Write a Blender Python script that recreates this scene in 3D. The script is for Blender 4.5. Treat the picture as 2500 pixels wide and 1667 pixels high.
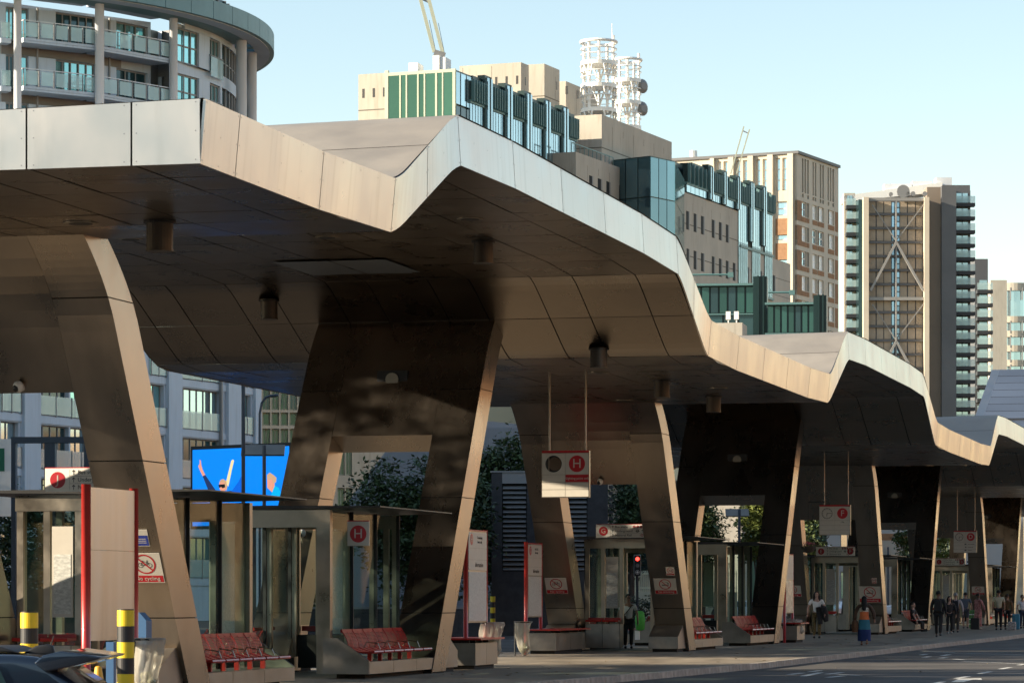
import bpy, bmesh, math, random
from mathutils import Vector, Matrix
random.seed(7)
sc = bpy.context.scene
COL = sc.collection
for o in list(bpy.data.objects): bpy.data.objects.remove(o)
R_ = math.radians

# ------------------------------------------------------------------ camera
HEAD = 13.9148                      # camera heading, degrees left of the station axis (+Y)
CS, SN = math.cos(R_(HEAD)), math.sin(R_(HEAD))
CAMZ = 1.5
cd = bpy.data.cameras.new('camera'); cam = bpy.data.objects.new('camera', cd); COL.objects.link(cam)
cam.location = (0, 0, CAMZ); cam.rotation_euler = (R_(90), 0, R_(HEAD))
cd.sensor_fit = 'HORIZONTAL'; cd.sensor_width = 36; cd.lens = 8000/2500*36
cd.shift_y = (1455-833.5)/2500; cd.clip_start = 0.5; cd.clip_end = 6000
cd.dof.use_dof = True; cd.dof.focus_distance = 95.0; cd.dof.aperture_fstop = 11.0
sc.camera = cam

# ------------------------------------------------------------------ sky, sun, exposure
SUN_EL = 17.5
SUN_LEFT = 100.0                    # sun azimuth, degrees to the left of the camera heading
sun_az = HEAD + SUN_LEFT            # degrees counter-clockwise from +Y
sdir = Vector((-math.sin(R_(sun_az))*math.cos(R_(SUN_EL)), math.cos(R_(sun_az))*math.cos(R_(SUN_EL)), math.sin(R_(SUN_EL))))
w = bpy.data.worlds.new('World'); sc.world = w; w.use_nodes = True
nt = w.node_tree; nt.nodes.clear()
sky = nt.nodes.new('ShaderNodeTexSky'); sky.sky_type = 'NISHITA'; sky.sun_disc = False
sky.sun_elevation = R_(SUN_EL); sky.sun_rotation = math.atan2(sdir.x, sdir.y)
sky.air_density = 1.0; sky.dust_density = 0.15; sky.ozone_density = 0.0
bg = nt.nodes.new('ShaderNodeBackground'); bg.inputs[1].default_value = 0.086
wo = nt.nodes.new('ShaderNodeOutputWorld')
nt.links.new(sky.outputs[0], bg.inputs[0]); nt.links.new(bg.outputs[0], wo.inputs[0])
sl = bpy.data.lights.new('sun', 'SUN'); sl.energy = 5.0; sl.angle = R_(0.53); sl.color = (1.0, 0.86, 0.66)
so = bpy.data.objects.new('sun', sl); COL.objects.link(so)
so.rotation_euler = sdir.to_track_quat('Z', 'Y').to_euler(); so.location = (-60, 20, 60)
sc.view_settings.view_transform = 'Standard'; sc.view_settings.look = 'None'
sc.view_settings.gamma = 1; sc.view_settings.exposure = 1.4
sc.view_settings.use_curve_mapping = False
try:
    sc.cycles.use_denoising = True; sc.cycles.max_bounces = 8; sc.cycles.transparent_max_bounces = 16
    sc.cycles.glossy_bounces = 5; sc.cycles.diffuse_bounces = 4; sc.cycles.caustics_reflective = False; sc.cycles.caustics_refractive = False
except Exception: pass

# ------------------------------------------------------------------ helpers
def cw(X, Z):                       # camera-aligned plan coordinates -> world plan coordinates
    return X*CS - Z*SN, X*SN + Z*CS
ORG = {}
def _new(name, data=None):
    o = bpy.data.objects.new(name, data); COL.objects.link(o); return o
def tag(o, label=None, cat=None, group=None, kind=None):
    if label: o['label'] = label
    if cat: o['category'] = cat
    if group: o['group'] = group
    if kind: o['kind'] = kind
    return o
def thing(name, label, cat, loc=(0, 0, 0), group=None, rz=0.0):
    o = _new(name); o.location = loc; o.rotation_euler.z = rz; ORG[o.name] = Vector(loc)
    o.empty_display_size = .2
    return tag(o, label, cat, group)
class MB:
    def __init__(s): s.v = []; s.f = []; s.m = []; s.mi = 0
    def add(s, vs, fs):
        b = len(s.v); s.v += [tuple(v) for v in vs]
        for f in fs: s.f.append([b+i for i in f]); s.m.append(s.mi)
        return s
    def quad(s, a, b, c, d): return s.add([a, b, c, d], [(0, 1, 2, 3)])
    def box(s, x0, x1, y0, y1, z0, z1):
        return s.add([(x0,y0,z0),(x1,y0,z0),(x1,y1,z0),(x0,y1,z0),(x0,y0,z1),(x1,y0,z1),(x1,y1,z1),(x0,y1,z1)],
                     [(0,3,2,1),(4,5,6,7),(0,1,5,4),(1,2,6,5),(2,3,7,6),(3,0,4,7)])
    def hexa(s, p):                 # eight points: bottom loop, top loop
        return s.add(p, [(0,3,2,1),(4,5,6,7),(0,1,5,4),(1,2,6,5),(2,3,7,6),(3,0,4,7)])
    def prism(s, loop, vec):        # a planar loop pushed along vec
        n = len(loop); vec = Vector(vec)
        vs = [Vector(p) for p in loop] + [Vector(p)+vec for p in loop]
        fs = [tuple(range(n-1, -1, -1)), tuple(range(n, 2*n))] + [(i, (i+1) % n, n+(i+1) % n, n+i) for i in range(n)]
        return s.add(vs, fs)
    def tube(s, pts, r, n=8, cap=True):
        pts = [Vector(p) for p in pts]
        rs = r if isinstance(r, (list, tuple)) else [r]*len(pts)
        rings = []; up0 = None
        for i, p in enumerate(pts):
            t = (pts[min(i+1, len(pts)-1)] - pts[max(i-1, 0)])
            t = t.normalized() if t.length > 1e-9 else Vector((0, 0, 1))
            ref = up0 if up0 is not None else (Vector((0, 0, 1)) if abs(t.z) < .9 else Vector((1, 0, 0)))
            a = t.cross(ref)
            if a.length < 1e-6: a = t.cross(Vector((0, 1, 0)))
            a.normalize(); b = a.cross(t).normalized(); up0 = b
            rings.append([p + (a*math.cos(2*math.pi*k/n) + b*math.sin(2*math.pi*k/n))*rs[i] for k in range(n)])
        vs = [q for rg in rings for q in rg]; fs = []
        for i in range(len(pts)-1):
            for k in range(n):
                fs.append((i*n+k, i*n+(k+1) % n, (i+1)*n+(k+1) % n, (i+1)*n+k))
        if cap: fs += [tuple(range(n)), tuple(range((len(pts)-1)*n+n-1, (len(pts)-1)*n-1, -1))]
        return s.add(vs, fs)
    def bar(s, p, q, w, h=None):    # square bar between two points
        p, q = Vector(p), Vector(q); t = (q-p).normalized(); h = h or w
        a = t.cross(Vector((0, 0, 1)))
        if a.length < 1e-4: a = Vector((1, 0, 0))
        a.normalize(); b = a.cross(t).normalized()
        c = [a*(-w/2)-b*(h/2), a*(w/2)-b*(h/2), a*(w/2)+b*(h/2), a*(-w/2)+b*(h/2)]
        return s.hexa([p+k for k in c] + [q+k for k in c])
    def lathe(s, prof, c=(0, 0, 0), n=16):
        c = Vector(c); vs = []; fs = []
        for r, z in prof:
            for k in range(n):
                a = 2*math.pi*k/n; vs.append(c+Vector((r*math.cos(a), r*math.sin(a), z)))
        for i in range(len(prof)-1):
            for k in range(n): fs.append((i*n+k, i*n+(k+1) % n, (i+1)*n+(k+1) % n, (i+1)*n+k))
        fs += [tuple(range(n-1, -1, -1)), tuple(range((len(prof)-1)*n, len(prof)*n))]
        return s.add(vs, fs)
    def ell(s, c, rx, ry, rz, n=10, m=6):
        prof = [(max(math.sin(math.pi*i/m), .02), -math.cos(math.pi*i/m)) for i in range(m+1)]
        b = len(s.v); s.lathe(prof, (0, 0, 0), n)
        for i in range(b, len(s.v)):
            x, y, z = s.v[i]; s.v[i] = (c[0]+x*rx, c[1]+y*ry, c[2]+z*rz)
        return s
    def mesh(s, name, mats, org=Vector((0, 0, 0)), smooth=False):
        me = bpy.data.meshes.new(name)
        me.from_pydata([(v[0]-org[0], v[1]-org[1], v[2]-org[2]) for v in s.v], [], s.f)
        for m in (mats if isinstance(mats, (list, tuple)) else [mats]): me.materials.append(m)
        if any(s.m): me.polygons.foreach_set('material_index', s.m)
        if smooth: me.polygons.foreach_set('use_smooth', [True]*len(me.polygons))
        me.update(); return me
    def build(s, name, mats, parent=None, smooth=False, label=None, org=None):
        po = ORG.get(parent.name, Vector((0, 0, 0))) if parent is not None else Vector((0, 0, 0))
        loc = Vector(org) if org is not None else po
        o = _new(name, s.mesh(name, mats, loc, smooth))
        if parent is not None: o.parent = parent; o.location = loc-po
        else: o.location = loc
        ORG[o.name] = loc
        if label: o['label'] = label
        return o
def recalc(o):
    bm = bmesh.new(); bm.from_mesh(o.data); bmesh.ops.recalc_face_normals(bm, faces=bm.faces); bm.to_mesh(o.data); bm.free(); return o
def inst(name, me, parent, loc, rot=None, label=None):   # another object on shared mesh data (loc in the parent's space)
    o = _new(name, me); o.parent = parent; o.location = loc
    if rot is not None: o.rotation_euler = rot
    if label: o['label'] = label
    return o
def copy_tree(o, parent=None):
    c = o.copy(); COL.objects.link(c); c.parent = parent
    for ch in o.children: copy_tree(ch, c)
    return c
def basis(origin, xa, ya):
    xa = Vector(xa).normalized(); ya = Vector(ya); za = xa.cross(ya).normalized(); ya = za.cross(xa)
    return Matrix(((xa.x, ya.x, za.x, origin[0]), (xa.y, ya.y, za.y, origin[1]), (xa.z, ya.z, za.z, origin[2]), (0, 0, 0, 1)))
def text(body, parent, m, size, mat, name='lettering', align='CENTER', ext=0.0015, valign='CENTER', xs=1.0):
    c = bpy.data.curves.new(name, 'FONT'); c.body = body; c.size = size; c.align_x = align; c.align_y = valign
    c.extrude = ext; c.resolution_u = 2; c.offset = 0.0
    c.materials.append(mat)
    o = _new(name, c)
    pm = Matrix.Translation(ORG.get(parent.name, Vector((0, 0, 0)))) if parent is not None else Matrix()
    o.parent = parent; o.matrix_local = pm.inverted() @ m @ Matrix.Diagonal((xs, 1, 1, 1))
    return o

# ------------------------------------------------------------------ materials
MATS = {}
def mat(name, col, rough=.6, metal=0.0, var=0.0, vscale=3.0, bump=0.0, bscale=20.0, streak=None, spec=None, rvar=0.0, emit=None, alpha=None,
        trans=0.0, coat=0.0, col2=None, objvar=0.0, stretch=(1, 1, 1), bdist=.02):
    m = bpy.data.materials.new(name); m.use_nodes = True; t = m.node_tree; N = t.nodes; L = t.links
    b = N['Principled BSDF']; b.inputs['Base Color'].default_value = (*col, 1)
    b.inputs['Roughness'].default_value = rough; b.inputs['Metallic'].default_value = metal
    if spec is not None: b.inputs['Specular IOR Level'].default_value = spec
    if trans: b.inputs['Transmission Weight'].default_value = trans
    if coat: b.inputs['Coat Weight'].default_value = coat; b.inputs['Coat Roughness'].default_value = .04
    if alpha is not None: b.inputs['Alpha'].default_value = alpha
    if emit: b.inputs['Emission Color'].default_value = (*col, 1); b.inputs['Emission Strength'].default_value = emit
    if var or bump or rvar or objvar or col2:
        tc = N.new('ShaderNodeTexCoord'); mp = N.new('ShaderNodeMapping'); mp.inputs['Scale'].default_value = stretch
        L.new(tc.outputs['Object'], mp.inputs['Vector'])
        n1 = N.new('ShaderNodeTexNoise'); n1.inputs['Scale'].default_value = vscale; n1.inputs['Detail'].default_value = 6; n1.inputs['Roughness'].default_value = .62
        L.new(mp.outputs[0], n1.inputs['Vector'])
        if var or col2 or objvar:
            rp = N.new('ShaderNodeValToRGB'); rp.color_ramp.elements[0].position = .3; rp.color_ramp.elements[1].position = .72
            c0 = tuple(max(0, k*(1-var)) for k in col); c1 = tuple(min(1, k*(1+var)) for k in (col2 or col))
            rp.color_ramp.elements[0].color = (*c0, 1); rp.color_ramp.elements[1].color = (*c1, 1)
            L.new(n1.outputs['Fac'], rp.inputs[0]); out = rp.outputs[0]
            if objvar:
                oi = N.new('ShaderNodeObjectInfo'); mr = N.new('ShaderNodeMapRange')
                mr.inputs['To Min'].default_value = 1-objvar; mr.inputs['To Max'].default_value = 1+objvar
                L.new(oi.outputs['Random'], mr.inputs['Value'])
                hs = N.new('ShaderNodeHueSaturation'); L.new(mr.outputs[0], hs.inputs['Value']); L.new(out, hs.inputs['Color']); out = hs.outputs[0]
            if streak:
                mp2 = N.new('ShaderNodeMapping'); mp2.inputs['Scale'].default_value = (2, 5.5, .28); L.new(tc.outputs['Object'], mp2.inputs['Vector'])
                n3 = N.new('ShaderNodeTexNoise'); n3.inputs['Scale'].default_value = 1.3; n3.inputs['Detail'].default_value = 5; L.new(mp2.outputs[0], n3.inputs['Vector'])
                rp3 = N.new('ShaderNodeValToRGB'); rp3.color_ramp.elements[0].position = .30; rp3.color_ramp.elements[1].position = .47
                rp3.color_ramp.elements[0].color = (1-streak, 1-streak*1.1, 1-streak*1.25, 1); rp3.color_ramp.elements[1].color = (1, 1, 1, 1); L.new(n3.outputs['Fac'], rp3.inputs[0])
                mm = N.new('ShaderNodeMix'); mm.data_type = 'RGBA'; mm.blend_type = 'MULTIPLY'; mm.inputs['Factor'].default_value = 1
                L.new(out, mm.inputs[6]); L.new(rp3.outputs[0], mm.inputs[7]); out = mm.outputs[2]
            L.new(out, b.inputs['Base Color'])
        if rvar:
            mr2 = N.new('ShaderNodeMapRange'); mr2.inputs['To Min'].default_value = max(0, rough-rvar); mr2.inputs['To Max'].default_value = rough+rvar
            mr2.inputs['From Min'].default_value = .3; mr2.inputs['From Max'].default_value = .7
            L.new(n1.outputs['Fac'], mr2.inputs['Value']); L.new(mr2.outputs[0], b.inputs['Roughness'])
        if bump:
            n2 = N.new('ShaderNodeTexNoise'); n2.inputs['Scale'].default_value = bscale; n2.inputs['Detail'].default_value = 3
            L.new(mp.outputs[0], n2.inputs['Vector'])
            bp = N.new('ShaderNodeBump'); bp.inputs['Strength'].default_value = bump; bp.inputs['Distance'].default_value = bdist
            L.new(n2.outputs['Fac'], bp.inputs['Height']); L.new(bp.outputs[0], b.inputs['Normal'])
    MATS[name] = m; return m
M = {}
M['steel'] = mat('steel_cladding', (.57, .525, .475), .33, 1.0, streak=.11, var=.05, vscale=.9, bump=.07, bscale=.7, rvar=.06, objvar=.07, stretch=(1, .8, .6), bdist=.03)
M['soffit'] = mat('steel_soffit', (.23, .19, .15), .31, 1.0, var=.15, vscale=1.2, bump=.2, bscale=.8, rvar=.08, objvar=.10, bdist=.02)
M['roof'] = mat('steel_roof', (.33, .295, .25), .6, .3, var=.12, vscale=1.0, bump=.15, bscale=.9, rvar=.08, objvar=.05, bdist=.02)
M['core'] = mat('joint_dark', (.02, .018, .016), .9)
M['plinth'] = mat('plinth_steel', (.29, .26, .225), .42, .9, var=.2, vscale=2.5, bump=.1, bscale=3, rvar=.1, objvar=.08)
M['frame'] = mat('frame_steel', (.33, .29, .235), .35, 1.0, var=.15, vscale=2, rvar=.1)
M['dark'] = mat('black_metal', (.015, .015, .016), .45)
M['black'] = mat('black_plastic', (.012, .012, .013), .5)
M['red'] = mat('red_paint', (.42, .025, .02), .35, var=.12, vscale=4, coat=.2)
M['signred'] = mat('sign_red', (.42, .012, .02), .4)
M['signwhite'] = mat('sign_white', (.52, .48, .41), .45, var=.05, vscale=5)
M['signblack'] = mat('sign_black', (.02, .02, .022), .5)
M['signblue'] = mat('sign_blue', (.02, .04, .25), .4)
M['yellow'] = mat('yellow_paint', (.78, .55, .02), .42, var=.08, vscale=8)
M['orange'] = mat('yellow_plastic', (.75, .38, .02), .45, var=.1, vscale=5)
M['white'] = mat('white_paint', (.78, .77, .73), .45, var=.06, vscale=4)
M['asphalt'] = mat('asphalt', (.058, .052, .047), .85, var=.5, vscale=.45, bump=.5, bscale=60, col2=(.07, .063, .056), bdist=.01)
M['paving'] = mat('paving', (.25, .207, .155), .6, var=.42, vscale=1.3, bump=.3, bscale=25, rvar=.15, stretch=(1, .35, 1), bdist=.01)  # stretched tone variation paints stains and streaky ground reflections
M['kerb'] = mat('kerb_stone', (.34, .30, .25), .85, var=.3, vscale=6, bump=.3, bscale=30, objvar=.12)
M['line'] = mat('road_paint', (.62, .6, .54), .7, var=.25, vscale=9)
M['ground'] = mat('ground_mat', (.09, .09, .085), .9, var=.3, vscale=.05)
M['concrete'] = mat('pale_concrete', (.42, .385, .325), .85, streak=.14, var=.12, vscale=.35, bump=.1, bscale=3, stretch=(1, 1, .4))
M['stgeorge'] = mat('grey_render', (.47, .545, .625), .7, streak=.10, var=.08, vscale=.5, stretch=(1, 1, .4))
M['stdark'] = mat('grey_frame', (.22, .22, .22), .55)
M['column'] = mat('column_paint', (.62, .64, .67), .5, var=.05, vscale=.4)
M['tealroof'] = mat('teal_roof', (.12, .23, .25), .5, var=.12, vscale=.6)
M['glass_teal'] = mat('teal_glass', (.26, .5, .5), .06, .75, var=.2, vscale=.12, objvar=.18)
M['glass_green'] = mat('green_glass', (.04, .115, .075), .12, .2, objvar=.15, var=.1, vscale=.1)
M['glass_pale'] = mat('pale_glass', (.42, .55, .6), .07, .8, objvar=.12, var=.1, vscale=.1)
M['glass_dark'] = mat('dark_glass', (.03, .07, .08), .06, .3, objvar=.3, var=.2, vscale=.2)
M['gfin'] = mat('dark_green_metal', (.012, .035, .035), .4, .3)
M['mull_green'] = mat('green_mullion', (.1, .2, .2), .5)
M['mull_cream'] = mat('cream_mullion', (.42, .45, .33), .5)
M['balglass'] = mat('balcony_glass', (.5, .68, .68), .08, 0.0, alpha=.45, spec=.8)
M['brick_tan'] = mat('orange_brick', (.27, .15, .08), .9, var=.2, vscale=1.5)
M['brick_dark'] = mat('dark_brick', (.045, .045, .048), .85, var=.3, vscale=3, bump=.3, bscale=25)
M['stone'] = mat('portland_stone', (.50, .455, .375), .8, streak=.12, var=.12, vscale=.25, stretch=(1, 1, .3))
M['tower_brown'] = mat('brown_panel', (.40, .33, .255), .85, var=.15, vscale=.5, bump=.3, bscale=4)
M['tower_core'] = mat('grey_cladding', (.105, .108, .115), .6, var=.15, vscale=.1)
M['tower_tan'] = mat('tan_cladding', (.26, .21, .165), .7, var=.1, vscale=.1)
M['tower_pier'] = mat('cream_pier', (.6, .52, .41), .75, var=.08, vscale=.2)
M['curtain'] = mat('pale_blind', (.6, .6, .56), .8)
M['leaf'] = mat('leaf_dark', (.022, .045, .018), .6, var=.5, vscale=1.5, col2=(.04, .07, .02))
M['leaf2'] = mat('leaf_light', (.09, .12, .02), .6, var=.4, vscale=1.5, col2=(.14, .16, .03))
M['bark'] = mat('bark', (.06, .045, .035), .9, var=.3, vscale=5)
# clear shelter glass: mostly see-through with a faint green sheen
def glassmat(name, tint, fac, rough=.02):
    m = bpy.data.materials.new(name); m.use_nodes = True; t = m.node_tree; N = t.nodes; L = t.links; N.clear()
    o = N.new('ShaderNodeOutputMaterial'); mx = N.new('ShaderNodeMixShader'); tr = N.new('ShaderNodeBsdfTransparent'); gl = N.new('ShaderNodeBsdfGlossy')
    tr.inputs[0].default_value = (*tint, 1); gl.inputs[0].default_value = (.9, .95, .95, 1); gl.inputs['Roughness'].default_value = rough
    fr = N.new('ShaderNodeFresnel'); fr.inputs[0].default_value = 1.07
    tc = N.new('ShaderNodeTexCoord'); ns = N.new('ShaderNodeTexNoise'); ns.inputs['Scale'].default_value = 2.0; L.new(tc.outputs['Object'], ns.inputs['Vector'])
    ad = N.new('ShaderNodeMath'); ad.operation = 'MULTIPLY_ADD'; ad.inputs[1].default_value = fac*.5; L.new(ns.outputs['Fac'], ad.inputs[0]); ad.inputs[2].default_value = .035
    L.new(ad.outputs[0], mx.inputs[0]); L.new(tr.outputs[0], mx.inputs[1]); L.new(gl.outputs[0], mx.inputs[2]); L.new(mx.outputs[0], o.inputs[0]); return m
M['glass'] = glassmat('shelter_glass', (.80, .88, .85), .10)
M['glass_bay'] = mat('bay_glass', (.13, .22, .25), .08, .7, objvar=.2, var=.1, vscale=.1)
M['glass_dgreen'] = mat('deep_green_glass', (.03, .09, .08), .1, .35, objvar=.25, var=.1, vscale=.1)
M['glass_blue'] = mat('blue_glass', (.28, .42, .55), .08, .7, objvar=.3, var=.1, vscale=.1)
M['glass_greenpale'] = mat('pale_green_glass', (.3, .5, .4), .15, .4)
M['curtainglass'] = mat('blinded_window', (.75, .78, .8), .25, 0, objvar=.12, var=.05, vscale=.1, spec=.8)
M['crane'] = mat('crane_paint', (.5, .52, .4), .5)
M['tower_beam'] = mat('beam_grey', (.12, .12, .125), .6)
M['tower_brace'] = mat('brace_grey', (.27, .26, .245), .5)
M['tower_slab'] = mat('slab_dark', (.035, .037, .042), .6)
M['wingpanel'] = mat('blue_panel', (.10, .125, .17), .45, .3, objvar=.1, var=.1, vscale=.3)
M['slate2'] = mat('matt_dark_pane', (.022, .025, .027), .7, spec=.2)  # even dark colour with a matt finish
M['viabrick'] = mat('viaduct_brick', (.33, .19, .105), .9, var=.25, vscale=.8)  # plain orange-brown brick, varied at random
M['leafmid'] = mat('leaf_mid', (.04, .075, .02), .6, var=.5, vscale=1.5, col2=(.075, .10, .025))
M['slate'] = mat('slate_paint', (.03, .045, .065), .5)
M['roadgreen'] = mat('road_green', (.0, .12, .06), .45)
for k_, c_ in dict(scr_blue=(.0, .16, .62), scr_navy=(.01, .02, .07), scr_skin=(.55, .22, .14), scr_hair=(.42, .25, .14), scr_bat=(.62, .5, .24), scr_shirt=(.0, .08, .45), scr_cyan=(.0, .3, .6)).items():
    M[k_] = mat(k_, c_, .3, emit=.55)
M['solar'] = mat('solar_cell_mat', (.035, .045, .085), .25, .3)
M['corr'] = mat('corrugated_metal', (.22, .24, .28), .5, .2, var=.1, vscale=.5)
M['cream'] = mat('cream_render', (.45, .43, .31), .8, var=.08, vscale=.5)
M['creamrail'] = mat('cream_rail', (.6, .58, .4), .6)
M['palewall'] = mat('pale_panel', (.42, .43, .42), .7, var=.06, vscale=.3)
M['lampred'] = mat('red_light', (1.0, .03, .02), .4, emit=3.0)
M['pink'] = mat('pink_blossom', (.55, .12, .2), .7, var=.3, vscale=8)
M['bluepaint'] = mat('blue_paint', (.03, .10, .22), .5)
M['leaflitter'] = mat('dry_leaf', (.35, .27, .16), .8, var=.4, vscale=12)
M['carwhite'] = mat('car_white', (.6, .62, .65), .25, coat=.5)
M['carblue'] = mat('car_blue_black', (.012, .022, .04), .18, .3, coat=1.0)
M['nearbrick'] = mat('brown_brick', (.12, .08, .06), .9, var=.2, vscale=.6)
M['legsteel'] = mat('leg_steel', (.34, .285, .23), .30, 1.0, var=.14, vscale=1.4, bump=.22, bscale=.9, rvar=.07, objvar=.08, stretch=(1, .6, .35), bdist=.03)
M['drumpaint'] = mat('drum_paint', (.10, .085, .07), .5, .3)
M['terrace'] = mat('reflector_terrace_brick', (.50, .27, .14), .9, var=.2, vscale=.3)
M['rooflight'] = mat('rooflight_panel', (.36, .39, .4), .4)
M['boardwhite'] = mat('sign_white_brightened', (.82, .78, .7), .45)  # sign white with extra light put into the colour for shaded boards
# ------------------------------------------------------------------ ground, road, platform
def sheet(name, loops, z, m):
    b = MB()
    for lp in loops: b.add([(x, y, z) for x, y in lp], [tuple(range(len(lp)))])
    o = b.build(name, m); o['kind'] = 'structure'; return o
sheet('ground', [[(-1500, -300), (1500, -300), (1500, 2600), (-1500, 2600)]], -0.02, M['ground'])
sheet('road', [[(-70, -30), (30, -30), (30, 330), (-70, 330)]], 0.0, M['asphalt'])
KERB = [(20, -17.6), (34, -15.2), (44, -13.2), (51, -12.3), (59, -11.75), (68, -11.3), (84, -11.1), (101, -10.9), (114, -10.6), (140, -10.5), (200, -10.4)]
def kx(y):
    for (a, xa), (b, xb) in zip(KERB, KERB[1:]):
        if y <= b: return xa+(xb-xa)*(y-a)/(b-a)
    return KERB[-1][1]
PL = -19.35
b = MB()
ys = [36+i*2.0 for i in range(83)]
for y0, y1 in zip(ys, ys[1:]):
    b.quad((PL, y0, .12), (kx(y0)-.15, y0, .12), (kx(y1)-.15, y1, .12), (PL, y1, .12))
b.quad((PL, ys[0], 0), (kx(ys[0])-.15, ys[0], 0), (kx(ys[0])-.15, ys[0], .12), (PL, ys[0], .12))
plat = b.build('pavement', M['paving']); plat['kind'] = 'structure'
kme = None
y = 36.0; kn = 0
while y < 196:
    L = .915
    x0, x1 = kx(y), kx(y+L)
    if kme is None:
        kb = MB(); kb.hexa([(-.075,0,-.1),(.075,0,-.1),(.075,L-.012,-.1),(-.075,L-.012,-.1),(-.075,0,.124),(.06,0,.124),(.06,L-.012,.124),(-.075,L-.012,.124)])
        kme = kb.mesh('kerb_stone', M['kerb'])
    inst('kerb_stone', kme, plat, ((x0-.075), y, random.uniform(-.004, .004)), (0, 0, -math.atan2(x1-x0, L)))
    y += L
y = 36.0
while y < 196:
    inst('kerb_stone', kme, plat, (PL-.07, y+.9, 0), (0, 0, math.pi)); y += .915*4
# road markings
def strip(mb, p, q, wd, z=.004):
    p, q = Vector((*p, z)), Vector((*q, z)); t = (q-p).normalized(); n = Vector((-t.y, t.x, 0))*wd/2
    mb.quad(p-n, q-n, q+n, p+n)
def gpx(px, py, z=0.0):
    Z = 8000*(z-CAMZ)/(1455-py); X = (px-1250)/8000*Z; return cw(X, Z)
mk = MB()
for i in range(16):                                   # broken lane line
    a = 52+i*4.0
    strip(mk, (-6.55+.018*i, a), (-6.5+.018*i, a+1.7), .12)
for (p, q) in [((2282,1592),(2500,1598)), ((2350,1614),(2500,1620)), ((2246,1588),(2330,1592))]:
    strip(mk, gpx(*p), gpx(*q), .12)
for (p, q) in [((1925,1646),(1960,1642)), ((1960,1650),(2004,1641)), ((1978,1639),(2003,1636)), ((2018,1645),(2055,1641)), ((2040,1645),(2100,1648)), ((2020,1653),(2060,1649)),
               ((2248,1598),(2262,1596)), ((2255,1604),(2270,1602)), ((2300,1600),(2318,1597)), ((2330,1608),(2354,1610)), ((2295,1606),(2310,1604))]:
    strip(mk, gpx(*p), gpx(*q), .14)
# straight-ahead arrow
ar = [gpx(*p) for p in [(2322, 1664), (2340, 1657), (2325, 1656.5), (2395, 1655), (2398, 1659), (2376, 1658), (2352, 1664)]]
mk.add([(x, y_, .004) for x, y_ in ar], [tuple(range(7))])
for i in range(9): strip(mk, (-27.0, 46+i*9), (-27.0, 49+i*9), .12)
strip(mk, (-20.6, 40), (-20.6, 140), .12)
mo = mk.build('road_markings', M['line']); mo['kind'] = 'structure'

# ------------------------------------------------------------------ canopy
XR, XL = -11.576, -22.95
YS, YE = 33.05, 192.0
LO, HI, FH = 6.10, 7.50, .70
TR = [(40.4,43.7,1),(59.4,62.7,-1),(78.5,81.8,1),(97.6,101.1,-1),(117.6,120.8,1),(136.6,140.0,-1),(156.5,159.8,1),(175.6,179.0,-1)]
def lev(y):
    v = 0.0
    for a, b_, s in TR:
        v += s*min(max((y-a)/(b_-a), 0), 1)
    return v
def zb(y):
    k = 9; return LO+(HI-LO)*sum(lev(y+(i/(k-1)-.5)*1.1) for i in range(k))/k
canopy = thing('bus_station_canopy', 'long undulating stainless steel canopy over the bus station platform', 'canopy', (XR, YS, 0))
rows = []; prev = YS
for i, (a, b_, s) in enumerate(TR+[(YE, YE, 0)]):
    n = 5 if i else 0
    if i == 0: cuts = [YS, 34.2, 37.3, a]
    else: cuts = [prev+(a-prev)*j/n for j in range(n+1)]
    rows += [(c0, c1, 1) for c0, c1 in zip(cuts, cuts[1:])]
    if s: rows += [(a, (a+b_)/2, 8), ((a+b_)/2, b_, 8)]
    prev = b_
G2 = .011
def tilt(y): return .062-.105*lev(y)                  # the low lengths lean in at the foot, the high ones lean out
def camber(x): return -.018*(XR-x)
fb = MB(); nb = 0
bolts = MB()
for y0, y1, n in rows:
    b = MB(); pts = [(y0+G2+(y1-y0-2*G2)*i/n) for i in range(n+1)]
    ring = []
    for yy in pts:
        z0 = zb(yy); t = tilt(yy)
        ring.append([(XR-t/2, yy, z0), (XR+t/2, yy, z0+FH-.012), (XR+t/2-.03, yy, z0+FH-.012), (XR-t/2-.03, yy, z0)])
    vs = [p for r in ring for p in r]; fs = []
    for i in range(n):
        for k in range(4): fs.append((i*4+k, (i+1)*4+k, (i+1)*4+(k+1) % 4, i*4+(k+1) % 4))
    fs += [(0,1,2,3), (n*4+3, n*4+2, n*4+1, n*4)]
    b.add(vs, fs); b.build('fascia_panel', M['steel'], canopy, smooth=False)
    if y0 < 84:
        m_ = max(2, int((y1-y0)/.75))
        for j in range(m_+1):
            yy = y0+.05+(y1-y0-.1)*j/m_
            for fr in (.06, .5, .94):
                if fr == .5 and j not in (0, m_) and random.random() < .3: continue
                z0 = zb(yy); t = tilt(yy); x = XR-t/2+t*fr+.002; z = z0+FH*fr
                bolts.add([(x, yy+.009*math.cos(a), z+.009*math.sin(a)) for a in (0, 1.05, 2.09, 3.14, 4.19, 5.24)], [(0,1,2,3,4,5)])
# left fascia, plain
b = MB()
yy = [YS+i*.55 for i in range(int((YE-YS)/.55)+1)]
for p, q in zip(yy, yy[1:]):
    b.quad((XL, q, zb(q)), (XL, p, zb(p)), (XL, p, zb(p)+FH+camber(XL)), (XL, q, zb(q)+FH+camber(XL)))
b.build('side_fascia', M['steel'], canopy)
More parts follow.
